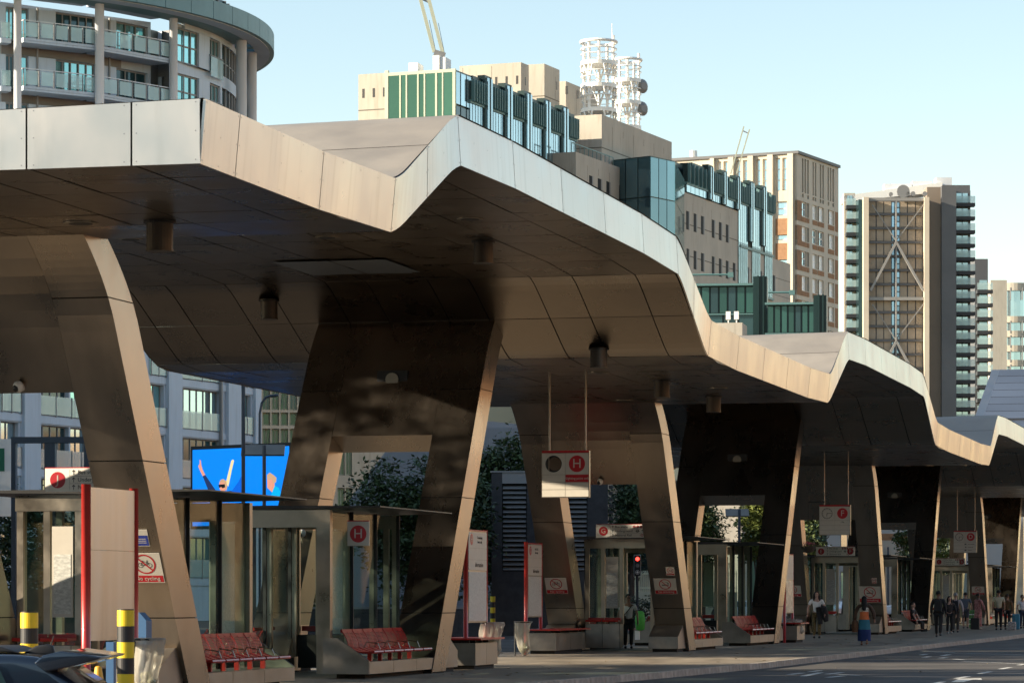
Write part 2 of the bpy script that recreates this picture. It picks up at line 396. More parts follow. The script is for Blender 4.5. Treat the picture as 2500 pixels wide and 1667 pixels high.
# end fascia
offs = [0]
while offs[-1] < XR-XL-1e-3:
    offs.append(min(offs[-1]+(.8 if len(offs) % 2 else 1.2), XR-XL))
for o0, o1 in zip(offs, offs[1:]):
    xa, xb = XR-o0-(.03 if o0 == 0 else G2), XR-o1+G2
    b = MB(); z0 = zb(YS)
    b.hexa([(xb, YS-.02, z0), (xa, YS-.02, z0), (xa, YS+.01, z0), (xb, YS+.01, z0), (xb, YS-.02, z0+FH+camber(xb)-.012), (xa, YS-.02, z0+FH+camber(xa)-.012), (xa, YS+.01, z0+FH+camber(xa)-.012), (xb, YS+.01, z0+FH+camber(xb)-.012)])
    b.build('end_panel', M['steel'], canopy)
    for fx in (.06, .94):
        for fz in (.06, .5, .94):
            x = xb+(xa-xb)*fx; z = z0+(FH+camber(x))*fz
            bolts.add([(x+.009*math.cos(a), YS-.022, z+.009*math.sin(a)) for a in (0, 1.05, 2.09, 3.14, 4.19, 5.24)], [(0,1,2,3,4,5)])
bo = bolts.build('bolt', M['stdark'], canopy); bo['kind'] = 'stuff'
# soffit panels
cnt = 0; rest = MB()
srows = []
for y0, y1, n in rows:
    if n == 1 and y1-y0 > 2: srows += [(y0, y0+(y1-y0)*.36, 1), (y0+(y1-y0)*.36, y1, 1)]
    else: srows.append((y0, y1, n))
HOLE = []                                              # recessed rooflights near the B portals
for (a, b_, s) in TR:
    if s < 0: HOLE.append((a-4.4, a-1.4))
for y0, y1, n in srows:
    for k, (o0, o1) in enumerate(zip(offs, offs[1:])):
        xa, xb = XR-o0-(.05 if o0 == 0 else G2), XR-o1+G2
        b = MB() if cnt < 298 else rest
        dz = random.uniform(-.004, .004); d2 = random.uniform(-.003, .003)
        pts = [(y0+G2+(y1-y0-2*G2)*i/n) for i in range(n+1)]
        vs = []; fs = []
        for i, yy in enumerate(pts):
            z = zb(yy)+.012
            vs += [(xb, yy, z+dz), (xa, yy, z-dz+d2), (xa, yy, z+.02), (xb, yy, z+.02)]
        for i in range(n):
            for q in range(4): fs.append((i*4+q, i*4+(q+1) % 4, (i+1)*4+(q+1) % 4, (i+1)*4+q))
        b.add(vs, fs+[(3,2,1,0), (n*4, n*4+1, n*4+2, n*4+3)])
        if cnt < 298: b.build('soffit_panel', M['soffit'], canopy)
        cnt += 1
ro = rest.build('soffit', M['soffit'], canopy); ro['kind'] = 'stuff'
# pale rooflight panels let into the soffit above each backward leaning portal
for a in (56.0, 93.6, 131.6):
    b = MB()
    for x0, x1 in ((-18.3, -17.27), (-17.23, -16.2)):
        b = MB(); zs = [zb(a+q) for q in (0, 1.4, 2.8)]
        for q in (0, 1): b.quad((x0, a+1.4*q, zs[q]-.02), (x1, a+1.4*q, zs[q]-.02), (x1, a+1.4*(q+1), zs[q+1]-.02), (x0, a+1.4*(q+1), zs[q+1]-.02))
        b.build('rooflight', M['rooflight'], canopy)
# core behind the joints
b = MB(); yy = [YS+.02+i*.25 for i in range(int((YE-YS)/.25))]
for p, q in zip(yy, yy[1:]):
    b.quad((XL+.04, q, zb(q)+.075), (XR-.06, q, zb(q)+.075), (XR-.06, p, zb(p)+.075), (XL+.04, p, zb(p)+.075))
    b.quad((XR-.06, p, zb(p)+.075), (XR-.06, q, zb(q)+.075), (XR-.06, q, zb(q)+FH-.03), (XR-.06, p, zb(p)+FH-.03))
    b.quad((XL+.04, p, zb(p)+FH-.3), (XR-.06, p, zb(p)+FH-.05), (XR-.06, q, zb(q)+FH-.05), (XL+.04, q, zb(q)+FH-.3))
b.quad((XL+.04, YS+.03, zb(YS)+.075), (XR-.06, YS+.03, zb(YS)+.075), (XR-.06, YS+.03, zb(YS)+FH-.05), (XL+.04, YS+.03, zb(YS)+FH-.3))
b.build('core', M['core'], canopy)
# roof sheets
cx = [XR+.0, XR-2.9, XR-5.7, XR-8.5, XL]
for y0, y1, n in rows:
    if y0 > 150: n = max(1, n//2)
    for xa, xb in zip(cx, cx[1:]):
        b = MB(); xa2, xb2 = xa-(0 if xa == XR else G2), xb+G2
        pts = [(y0+G2+(y1-y0-2*G2)*i/n) for i in range(n+1)]
        for p, q in zip(pts, pts[1:]):
            b.quad((xb2, p, zb(p)+FH+camber(xb2)), (xa2, p, zb(p)+FH+camber(xa2)), (xa2, q, zb(q)+FH+camber(xa2)), (xb2, q, zb(q)+FH+camber(xb2)))
        b.build('roof_panel', M['roof'], canopy, smooth=True)
# recessed downlights and the hanging drums
dl = MB(); dl.lathe([(.22, 0), (.22, .012), (.17, .012), (.15, -.001)], n=20)
dme = dl.mesh('downlight', M['frame'])
dk = MB(); dk.lathe([(.148, 0), (.148, .004)], n=20); dkm = dk.mesh('lens', M['black'])
for (x, y) in [(-14.9,38.0),(-17.6,36.2),(-14.9,47.0),(-13.2,50.5),(-16.2,52.5),(-19.5,47.0),(-19.5,52.0),(-14.5,66),(-17,66),(-13.0,71.5),(-16,75.5),(-13.2,87.5),(-15,91)]:
    d = inst('downlight', dme, canopy, Vector((x, y, zb(y)-.005))-ORG[canopy.name]); inst('lens', dkm, d, (0, 0, -.006))
drum0 = None
DR = [(390,617,6.1),(657,920,6.1),(1180,645,7.5),(1462,925,6.1),(1616,972,6.1),(1742,1008,6.1)]
def pz(px, py, z):
    Z = 8000*(z-CAMZ)/(1455-py); X = (px-1250)/8000*Z; x, y = cw(X, Z); return x, y
DLAB = ['largest steel drum lamp under the near end of the canopy, beside the first leg', 'drum lamp under the far low edge left of the second leg', 'drum lamp under the first high bay of the soffit',
        'drum lamp just above and right of the hanging letter H sign', 'drum lamp behind the H sign drum, second to its right', 'pale lit drum lamp near the second trough of the canopy']
for (px, py, z), lab in zip(DR, DLAB):
    x, y = pz(px, py, z-.38)
    z = zb(y)
    if drum0 is None:
        drum0 = thing('drum_lamp', lab, 'lamp', (x, y, z), 'drum lamps hanging from the canopy soffit')
        b = MB(); b.lathe([(.165, 0), (.165, -.36), (.172, -.365), (.172, -.385), (.15, -.385)], (x, y, z+.02), 24); b.build('drum', M['drumpaint'], drum0, smooth=False)
        b = MB(); b.lathe([(.148, -.37), (.148, -.36)], (x, y, z+.02), 20); b.build('lens', M['black'], drum0)
        b = MB(); b.lathe([(.20, 0), (.20, .03)], (x, y, z-.02), 20); b.build('ceiling_rose', M['dark'], drum0)
    else:
        d = copy_tree(drum0); d.location = (x, y, z); d['label'] = lab

# ------------------------------------------------------------------ leaning portals
PORT = []
LEGX = [(-16.265, -15.48), (-19.02, -18.24)]
def portal(y0, sl, typ, lab):
    yc = y0
    t = thing('leaning_portal', lab, 'canopy support', (-17.25, yc, 0), 'leaning steel portals that carry the canopy')
    D = .92
    top = 6.32 if typ == 'A' else 7.0
    def yf(z):
        y = y0+sl*z
        if typ == 'A' and z > 5.1: y -= .45*((z-5.1)/1.0)**2
        if typ == 'B' and z > 5.9: y += .25*((z-5.9)/1.0)**2
        return y
    def shell(b, xa, xb, z0, z1, inset=0.0, zb0=None):
        n = 40 if inset > .01 else (10 if z1 > 5 else 2)
        vs = []; fs = []
        for i in range(n+1):
            z = z0+(z1-z0)*i/n; a = yf(z)+inset; c = yf(z)+D-inset
            zz = z if (zb0 is None or i) else zb0
            vs += [(xa+inset, a, z), (xb-inset, a, z), (xb-inset, yf(zz)+D-inset, zz), (xa+inset, yf(zz)+D-inset, zz)]
        for i in range(n):
            for q in range(4): fs.append((i*4+q, i*4+(q+1) % 4, (i+1)*4+(q+1) % 4, (i+1)*4+q))
        b.add(vs, fs+[(3,2,1,0), (n*4, n*4+1, n*4+2, n*4+3)])
    ZB = 4.23 if typ == 'A' else 4.53
    for xa, xb in LEGX:
        b = MB(); shell(b, xa, xb, .1, top, .02); leg = b.build('leg', M['core'], t)
        for z0, z1 in ((.14, 1.2), (1.2, 3.33), (3.33, 5.42), (5.42, top)):
            b = MB(); shell(b, xa, xb, z0+.008, z1-.008); b.build('cladding_panel', M['legsteel'], leg)
        # wedge shaped casing at the foot
        b = MB(); s_ = -1 if typ == 'A' else 1
        yo = yf(.4)+(0 if typ == 'A' else D)
        f0, f1 = yo+s_*.95, yo-s_*.05
        b.prism([(xa-.03, f0, .2), (xa-.03, f0, .5), (xa-.03, yo+s_*.28, .78), (xa-.03, f1, .78), (xa-.03, f1, .2)], (xb-xa-.04, 0, 0))
        recalc(b.build('foot_casing', M['plinth'], t))
        b = MB(); b.box(xa+.05, xb-.12, min(f0, f1)+.1, max(f0, f1)-.1, .1, .2); b.build('foot_recess', M['core'], t)
    xa, xb = LEGX[1][1], LEGX[0][0]
    b = MB(); shell(b, xa, xb, ZB, top, .004, ZB+(.12 if typ == 'A' else -.28)); b.build('beam', M['legsteel'], t)
    b = MB()
    if typ == 'B':
        z = 5.63
        b.box(-17.55, -16.95, yf(z)-.02, yf(z)+.1, z-.17, z+.17); b.build('lamp_housing', M['black'], t)
        b = MB(); b.tube([(-17.25, yf(z)-.04, z), (-17.25, yf(z)-.018, z)], .13, 16); b.build('lamp_disc', M['frame'], t)
    PORT.append((t, yf)); return t, yf
PA = [43.75, 81.1, 119.0, 156.8]; PB = [56.45, 94.0, 131.8, 169.4]
SA = [-.60, -.66, -.55, -.58]; SB = [.655, .71, .66, .66]
names = ['first', 'second', 'third', 'fourth']
YFA = []; YFB = []
LA = ['nearest leaning steel portal, behind the red framed panel with striped bollards', 'leaning steel portal with no cycling and no smoking plates, right of the hanging H sign',
      'leaning steel portal with the large no smoking plate behind the woman in orange', 'farthest leaning portal that tilts back toward the white notice plates at the platform end']
LB = ['dappled steel portal right of the red bench at the glass shelter with letter H', 'dark steel portal framing the solar lamp and the sunlit tree',
      'dark steel portal beside the seated man on the far bench', 'farthest dark portal at the end of the platform']
for i in range(4):
    YFA.append(portal(PA[i], SA[i], 'A', LA[i])[1]); YFB.append(portal(PB[i], SB[i], 'B', LB[i])[1])
# ------------------------------------------------------------------ where a photograph column/row falls on a known plane (measuring helpers)
def ux(px, py, x):
    r = (px-1250)/8000; y = x*(CS+r*SN)/(r*CS-SN); Z = -x*SN+y*CS
    return x, y, CAMZ+(1455-py)*Z/8000
def uy(px, py, y):
    r = (px-1250)/8000; x = y*(r*CS-SN)/(CS+r*SN); Z = -x*SN+y*CS
    return x, y, CAMZ+(1455-py)*Z/8000
def uZ(px, py, Z):
    x, y = cw((px-1250)/8000*Z, Z); return x, y, CAMZ+(1455-py)*Z/8000
def ulean(px, py, yf):
    z = 3.0
    for _ in range(30): x, y, z = uy(px, py, yf(z))
    return x, y, z
CXL = -17.25
# ------------------------------------------------------------------ glass shelters between the portals
def shelter(y0, d, lab):
    t = thing('glass_shelter', lab, 'bus shelter', (CXL, y0+d*2.3, .12), 'glass shelters standing between the leaning portals')
    Y = lambda v: y0+d*v
    def bx(b, x0, x1, v0, v1, z0, z1):
        a, c = sorted((Y(v0), Y(v1))); return b.box(CXL+x0, CXL+x1, a, c, z0, z1)
    L = 4.55
    for s in (-1, 1):
        xi, xo = s*.95, s*1.75
        x0, x1 = min(xi, xo), max(xi, xo)
        b = MB(); bx(b, x0+.02, x1-.02, .12, L-.06, .2, .392); p = b.build('plinth', M['core'], t)
        for k in range(3):
            v0, v1 = .1+k*1.475+.006, .1+(k+1)*1.475-.006
            b = MB(); bx(b, s*1.735 if s > 0 else -1.755, s*1.755 if s > 0 else -1.735, v0, v1, .2, .4); b.build('cladding_panel', M['plinth'], p)
            b = MB(); bx(b, x0+.02, x1-.025, v0, v1, .392, .404); b.build('top_panel', M['plinth'], p)
        b = MB(); bx(b, x0+.15, x1-.15, .3, L-.3, .12, .2); b.build('plinth_recess', M['core'], p)
        # sloping cheek at the open end
        b = MB(); lp = [(CXL+xi, Y(L), .2), (CXL+xo, Y(L), .2), (CXL+xo, Y(L), .42), (CXL+s*1.2, Y(L), .80), (CXL+xi, Y(L), .80)]
        b.prism(lp, (0, -d*.07, 0)); recalc(b.build('cheek', M['plinth'], t))
        # side wall: posts and panes
        vs = [.15, 1.6, 3.05, 4.4]
        for v in vs:
            b = MB(); bx(b, s*.95-.045, s*.95+.045, v-.05, v+.05, .404, 2.95); b.build('post', M['frame'], t)
            b = MB(); bx(b, s*.95-.03+s*.075, s*.95+.03+s*.075, v+.055, v+.075, .404, 2.95); b.build('pane_clip', M['dark'], t)
        for va, vb in zip(vs, vs[1:]):
            b = MB(); bx(b, s*.95+s*.055, s*.95+s*.065, va+.08, vb-.02, .43, 2.93); b.build('glass_pane', M['glass'], t)
        # outer wind screen pane between the wall and the leg
        b = MB(); bx(b, s*1.0, s*1.72, L-.05, L-.04, .82, 2.9) if False else None
    # end screen beside the portal legs with perch seat
    b = MB(); bx(b, -.9, -.02, -.32, .12, .2, .8); pl = b.build('end_plinth', M['core'], t)
    for k in range(2):
        b = MB(); bx(b, -.9+k*.44+.006, -.46+k*.44-.006, -.34, -.322, .2, .8); b.build('cladding_panel', M['plinth'], pl)
    b = MB(); bx(b, -.02, -.008, -.32, .12, .2, .8); b.build('cladding_panel', M['plinth'], pl)
    for k in (0, 1):
        q0 = -.88+k*.43
        b = MB(); bx(b, q0, q0+.41, -.4, -.06, .87, .9); bx(b, q0, q0+.41, -.1, -.06, .9, .96)
        b.tube([(CXL+q0, Y(-.4), .885), (CXL+q0+.41, Y(-.4), .885)], .03, 8); b.build('perch_seat', M['red'], t)
    b = MB(); bx(b, .8, .95, -.1, .12, .2, .8); b.build('end_plinth', M['plinth'], t)
    for x in (-.93, -.52, -.04, .76):
        b = MB(); bx(b, x-.05, x+.05, .0, .09, .8 if x < .5 else .2, 2.72); b.build('post', M['frame'], t)
    for x0, x1 in ((-.87, -.58), (-.46, -.1)):
        b = MB(); bx(b, x0, x1, .035, .047, .98, 2.7); b.build('glass_pane', M['glass'], t)
    b = MB(); bx(b, -.44, -.12, -.0, .03, 1.2, 2.5); tb = b.build('timetable_panel', M['signwhite'], t)
    b = MB(); bx(b, -.41, -.15, -.006, -.001, 1.25, 2.1); b.build('timetable_sheet', M['paper'], tb)
    b = MB(); bx(b, -1.0, 1.0, -.01, .1, 2.72, 2.95); b.build('header', M['frame'], t)
    # open end: door frame
    for x in (-.95, .95):
        b = MB(); bx(b, x-.12, x+.12, L-.16, L-.02, .404 if False else .2, 2.66); b.build('door_post', M['frame'], t)
    b = MB(); bx(b, -1.07, 1.07, L-.16, L-.02, 2.66, 2.95); b.build('header', M['frame'], t)
    b = MB()
    for s in (-1, 1):
        b.hexa([(CXL, Y(-.1), 2.96), (CXL+s*1.95, Y(-.1), 2.99), (CXL+s*1.95, Y(L), 2.99), (CXL, Y(L), 2.96), (CXL, Y(-.1), 3.03), (CXL+s*1.95, Y(-.1), 3.01), (CXL+s*1.95, Y(L), 3.01), (CXL, Y(L), 3.03)])
    recalc(b.build('roof_slab', M['dark'], t))
    # timetable board inside by the open end
    b = MB(); bx(b, .845, .875, 3.15, 4.25, .86, 2.62); pn = b.build('timetable_panel', M['signwhite'], t)
    b = MB(); bx(b, .876, .886, 3.2, 4.2, .92, 2.0); b.build('timetable_sheet', M['paper'], pn)
    return t
M['paper'] = mat('timetable_paper', (.5, .5, .46), .5, var=.35, vscale=14, stretch=(1, 6, 2))
seatm = None
def seat_meshes():
    prof = []
    for i in range(27):
        u = i/26
        if u < .5: a = u/.5; prof.append((-.50+.13*a+.03*math.sin(a*3.1), .93-.30*a))
        else: a = (u-.5)/.5; prof.append((-.37+.42*a, .63-.075*math.sin(a*math.pi*.75)-.0*a))
    b = MB(); W = .57
    for (x, z) in prof[1:-1]:
        b.box(x-.0085, x+.0085, 0, W, z-.0075, z+.0075)
    for yy in (0.0, W*.5-.012, W-.024):
        for (p, q) in zip(prof, prof[1:]):
            b.hexa([(p[0], yy, p[1]-.012), (p[0], yy+.024, p[1]-.012), (q[0], yy+.024, q[1]-.012), (q[0], yy, q[1]-.012), (p[0], yy, p[1]+.012), (p[0], yy+.024, p[1]+.012), (q[0], yy+.024, q[1]+.012), (q[0], yy, q[1]+.012)])
    b.box(-.515, -.485, 0, W, .89, .945)
    b.tube([(.06, .005, .565), (.06, W-.005, .565)], .028, 8)
    lg = MB(); lg.box(-.2, -.13, -.03, .03, .404, .56); lg.box(-.3, .04, -.022, .022, .53, .56)
    ar = MB(); ar.tube([(-.28, 0, .62), (-.22, 0, .73), (-.02, 0, .70), (.02, 0, .60)], .009, 6)
    return b.mesh('seat', M['red']), lg.mesh('leg', M['red']), ar.mesh('armrest', M['frame'])
SEAT, SLEG, SARM = seat_meshes()
def bench(x, y, s, lab):
    t = thing('bench', lab, 'bench', (x, y, 0), 'red slatted benches in the shelters', rz=0 if s > 0 else math.pi)
    for k in range(6):
        inst('seat', SEAT, t, (0, -1.86+k*.62+.025, 0))
    for k in range(5):
        inst('leg', SLEG, t, (0, -1.86+.62*(k+1)-.02, 0)); inst('armrest', SARM, t, (0, -1.86+.62*(k+1)-.02, 0))
    return t
SL = ['glass shelter under the J sign, beside the nearest leg', 'glass shelter with the square letter H plate', 'glass shelter under the G sign, where the man in white stands',
      'glass shelter left of the pillar wrapped in foil', 'glass shelter under the E sign, behind the woman carrying a black coat', 'glass shelter where the man sits, past the woman in orange',
      'glass shelter under the C sign behind the people waiting', 'last glass shelter at the end of the platform']
BL = ['dark red slatted bench beside the nearest leg', 'sunlit red slatted bench under the letter H plate', 'short red slatted bench right of the no smoking plate',
      'red slatted bench with chrome arms, left of the foil wrapped pillar', 'far bench with chrome arms right of the woman in orange', 'far bench the man in dark clothes sits on',
      'far bench behind the waiting crowd', 'last far bench at the end of the platform']
k = 0
for i in range(4):
    for (yy, d) in ((YFA[i](.3)+.42, 1), (YFB[i](.3)+.5, -1)):
        shelter(yy, d, SL[k]); bench(-15.56, yy+d*2.45, 1, BL[k])
        if i < 2: bench(CXL-1.69, yy+d*2.45, -1, ['bench back seen through the glass beyond the dark red bench', 'bench behind the glass beyond the sunlit red bench', 'low red bench behind the G shelter glass', 'red bench beyond the glass of the shelter by the foil pillar'][k])
        k += 1

# ------------------------------------------------------------------ signs
def sgn(name, lab, cat, m, group=None):
    o = _new(name); o.matrix_world = m; o.empty_display_size = .1; tag(o, lab, cat, group); ORG[o.name] = Vector((0, 0, 0)); return o
def sp(parent, name, b, m):
    o = _new(name, b.mesh(name, m)); o.parent = parent; ORG[o.name] = Vector((0, 0, 0)); return o
def st(body, parent, x, y, z, size, m, align='CENTER', xs=1.0, name='lettering'):
    return text(body, parent, Matrix.Translation((x, y, z)), size, m, name, align, .001, 'CENTER', xs)
def disc(b, x, y, r, z, n=28): return b.add([(x+r*math.cos(2*math.pi*i/n), y+r*math.sin(2*math.pi*i/n), z) for i in range(n)], [tuple(range(n))])
def ring(b, x, y, r0, r1, z, n=32):
    vs = [(x+r*math.cos(2*math.pi*i/n), y+r*math.sin(2*math.pi*i/n), z) for r in (r0, r1) for i in range(n)]
    return b.add(vs, [(i, n+i, n+(i+1) % n, (i+1) % n) for i in range(n)])
def line(b, p, q, wd, z):
    p, q = Vector((*p, z)), Vector((*q, z)); t = (q-p).normalized(); nn = Vector((-t.y, t.x, 0))*wd/2
    return b.quad(p-nn, q-nn, q+nn, p+nn)
def rect(b, x0, x1, y0, y1, z): return b.quad((x0, y0, z), (x1, y0, z), (x1, y1, z), (x0, y1, z))
def arrow_up(b, x, y, h, z):
    line(b, (x, y-h/2), (x, y+h*.4), h*.13, z); line(b, (x-h*.32, y+h*.12), (x+.01*h, y+h*.48), h*.14, z); line(b, (x+h*.32, y+h*.12), (x-.01*h, y+h*.48), h*.14, z+.0002)
def roundel(t, x, y, r, letter, z, mred=None):
    b = MB(); disc(b, x, y, r, z); sp(t, 'red_disc', b, M['signred']); st(letter, t, x, y-.01*r, z+.002, r*1.55, M['signwhite'])
def prohibition(m, w, h, lab, kind, cap, group):
    t = sgn('prohibition_sign', lab, 'sign', m, group)
    b = MB(); b.box(-w/2, w/2, -h/2, h/2, 0, .008); sp(t, 'plate', b, M['signwhite'])
    b = MB(); rect(b, -w/2+.012, w/2-.012, -h/2+.012, -h/2+.115*h/.47*1.0, .0095); sp(t, 'caption_strip', b, M['signred'])
    if cap: st(cap, t, 0, -h/2+.066*h/.47, .011, .085*h/.47, M['signwhite'])
    else:
        b = MB(); [rect(b, -w*.38, w*(.36-.1*i), -h/2+.04*h+i*.05*h, -h/2+.065*h+i*.05*h, .011) for i in range(3)]; sp(t, 'small_print', b, M['signwhite'])
    cy = h*.13; r = h*.33
    b = MB()
    if kind == 'bike':
        for sx in (-1, 1): ring(b, sx*r*.42, cy-r*.12, r*.2, r*.25, .0096, 20)
        P = {'a': (-r*.42, cy-r*.12), 'b': (-r*.02, cy-r*.14), 'c': (-r*.18, cy+r*.25), 'd': (r*.26, cy+r*.22), 'e': (r*.42, cy-r*.12)}
        for p, q in ('ab', 'ac', 'bc', 'cd', 'bd', 'de'): line(b, P[p], P[q], r*.055, .0097)
        line(b, (-r*.28, cy+r*.33), (-r*.1, cy+r*.33), r*.06, .0098); line(b, (r*.2, cy+r*.36), (r*.34, cy+r*.36), r*.06, .0098); line(b, (r*.26, cy+r*.22), (r*.24, cy+r*.36), r*.05, .0098)
    else:
        line(b, (-r*.55, cy-r*.14), (r*.3, cy-r*.14), r*.16, .0096); line(b, (r*.36, cy-r*.14), (r*.56, cy-r*.14), r*.16, .0096)
        for pts in ([(.42, .0), (.5, .14), (.36, .24), (.48, .38)], [(.56, -.0), (.62, .1), (.52, .3), (.2, .36), (.1, .48)]):
            for p, q in zip(pts, pts[1:]): line(b, (p[0]*r, cy+p[1]*r), (q[0]*r, cy+q[1]*r), r*.06, .0097)
    sp(t, 'pictogram', b, M['signblack'])
    b = MB(); ring(b, 0, cy, r*.86, r, .0102); line(b, (-r*.66, cy+r*.66), (r*.66, cy-r*.66), r*.13, .0105); sp(t, 'red_ring', b, M['signred'])
    return t
def on_leg(px, py, yf):
    x, y, z = ulean(px, py, lambda q: yf(q)-.014)
    slope = (yf(z+.1)-yf(z-.1))/.2
    return basis((x, y, z), (1, 0, 0), (0, slope, 1))
prohibition(on_leg(356, 1385, YFA[0]), .48, .47, 'no cycling plate half hidden behind the red framed panel', 'bike', 'No cycling', 'prohibition plates on the portal legs')
prohibition(on_leg(1358.5, 1429, YFA[1]), .55, .47, 'no cycling plate above the red perch bench right of the hanging bag', 'bike', 'No cycling', 'prohibition plates on the portal legs')
prohibition(on_leg(1624.5, 1430, YFA[1]), .56, .46, 'no smoking plate with cigarette pictogram above the man in white', 'smoke', 'No smoking', 'prohibition plates on the portal legs')
prohibition(on_leg(1636.5, 1394, YFA[1]), .21, .24, 'small prohibition plate just above the no smoking plate of the G stop', 'smoke', '', 'prohibition plates on the portal legs')
prohibition(on_leg(1936, 1442, YFA[2]), .60, .46, 'no cycling plate in shade beside the foil wrapped pillar', 'bike', 'No cycling', 'prohibition plates on the portal legs')
prohibition(on_leg(2124, 1450, YFA[2]), .78, .66, 'large no smoking plate behind the head of the woman in orange', 'smoke', 'No smoking', 'prohibition plates on the portal legs')
prohibition(on_leg(2134.5, 1417, YFA[2]), .18, .24, 'small plate above the large no smoking plate', 'smoke', '', 'prohibition plates on the portal legs')
prohibition(on_leg(2388, 1441, YFA[3]), .58, .46, 'no smoking plate behind the crowd at the far stop', 'smoke', 'No smoking', 'prohibition plates on the portal legs')
m = on_leg(346, 1312, YFA[0])
t = sgn('notice_plate', 'blue and white notice plate above the no cycling plate', 'sign', m)
b = MB(); b.box(-.12, .1, -.13, .13, 0, .008); sp(t, 'plate', b, M['signwhite']); b = MB(); rect(b, -.11, .09, -.12, .04, .0095); sp(t, 'blue_field', b, M['signblue'])
b = MB(); [rect(b, -.08, .06, -.02-.03*i, -.01-.03*i, .0105) for i in range(3)]; sp(t, 'small_print', b, M['signwhite'])

def hanging(px, py, y, letter, lab, extra, clock):
    x, _, z = uy(px, py, y)
    m = basis((x, y, z), (1, 0, 0), (0, 0, 1)); t = sgn('hanging_sign', lab, 'sign', m, 'stop letter signs hanging from the canopy')
    W, H = .98, .93
    b = MB(); b.box(-W/2-.012, W/2+.012, -H/2-.012, H/2+.012, -.10, -.012); sp(t, 'case', b, M['frame'])
    b = MB(); b.box(-W/2, W/2, H/2-.03, H/2+.016, -.01, .003); sp(t, 'red_band', b, M['signred'])
    ys_ = [-H/2, -H/2+.15, -H/2+.30, -H/2+.455, H/2-.034]
    for c_ in (0, 1):
        for r_ in range(4):
            b = MB(); b.box(-W/2+c_*W/2+.004, c_*W/2-.004, ys_[r_]+.004, ys_[r_+1]-.004, -.01, 0)
            sp(t, 'panel', b, M['signred'] if (c_ == 1 and r_ == 2 and letter == 'H') else M['signwhite'])
    cyy = (ys_[3]+ys_[4])/2
    roundel(t, W/4, cyy, .17, letter, .0025)
    if clock:
        b = MB(); ring(b, -W/4, cyy, .155, .17, .003)
        for i in range(12): a = math.pi/6*i; line(b, (-W/4+.12*math.sin(a), cyy+.12*math.cos(a)), (-W/4+.15*math.sin(a), cyy+.15*math.cos(a)), .012, .003)
        line(b, (-W/4, cyy), (-W/4+.12, cyy+.01), .014, .0035); line(b, (-W/4, cyy+.02), (-W/4-.01, cyy-.09), .018, .004); sp(t, 'clock', b, M['signblack'])
    else:
        b = MB(); disc(b, -W/4, cyy, .172, .0015); hole = sp(t, 'clock_opening', b, M['black'])
        b = MB(); disc(b, -W/4+.03, cyy, .138, .0025); sp(t, 'clock_back', b, M['soffit']); b = MB(); b.box(-W/4-.105, -W/4-.09, cyy-.135, cyy+.13, .001, .012); sp(t, 'clock_edge', b, M['frame'])
    if letter == 'D':
        b = MB(); [rect(b, -.02+.03*(i % 2), .06, -.12-.13*i, -.08-.13*i, .003) for i in range(3)]; [rect(b, .12, .4-.05*i, -.11-.13*i, -.095-.13*i, .003) for i in range(3)]; sp(t, 'route_print', b, M['dark'])
    for s_, tx, fy in extra: st(tx, t, W/4, fy, .003, s_, M['signwhite'] if letter == 'H' else M['signblack'])
    for sx in (-.34, .42):
        b = MB(); top = zb(y)-z+.02; b.tube([(sx, H/2, -.055), (sx, top, -.055)], .018, 10); b.lathe([(.05, 0), (.05, .01)], (0, 0, 0), 10) if False else None
        sp(t, 'hanger', b, M['plinth'])
    return t
hanging(1380, 1157, 65.3, 'H', 'hanging sign with letter H reading Alighting point only, with an empty clock hole', [(.067, 'Alighting point only', -.088)], False)
hanging(2038, 1269, 103.6, 'F', 'hanging sign with letter F, a clock and route 196', [(.08, '196', -.07)], True)
hanging(2356, 1322, 141.9, 'D', 'farthest hanging sign, with letter D and a clock above the crowd', [], True)

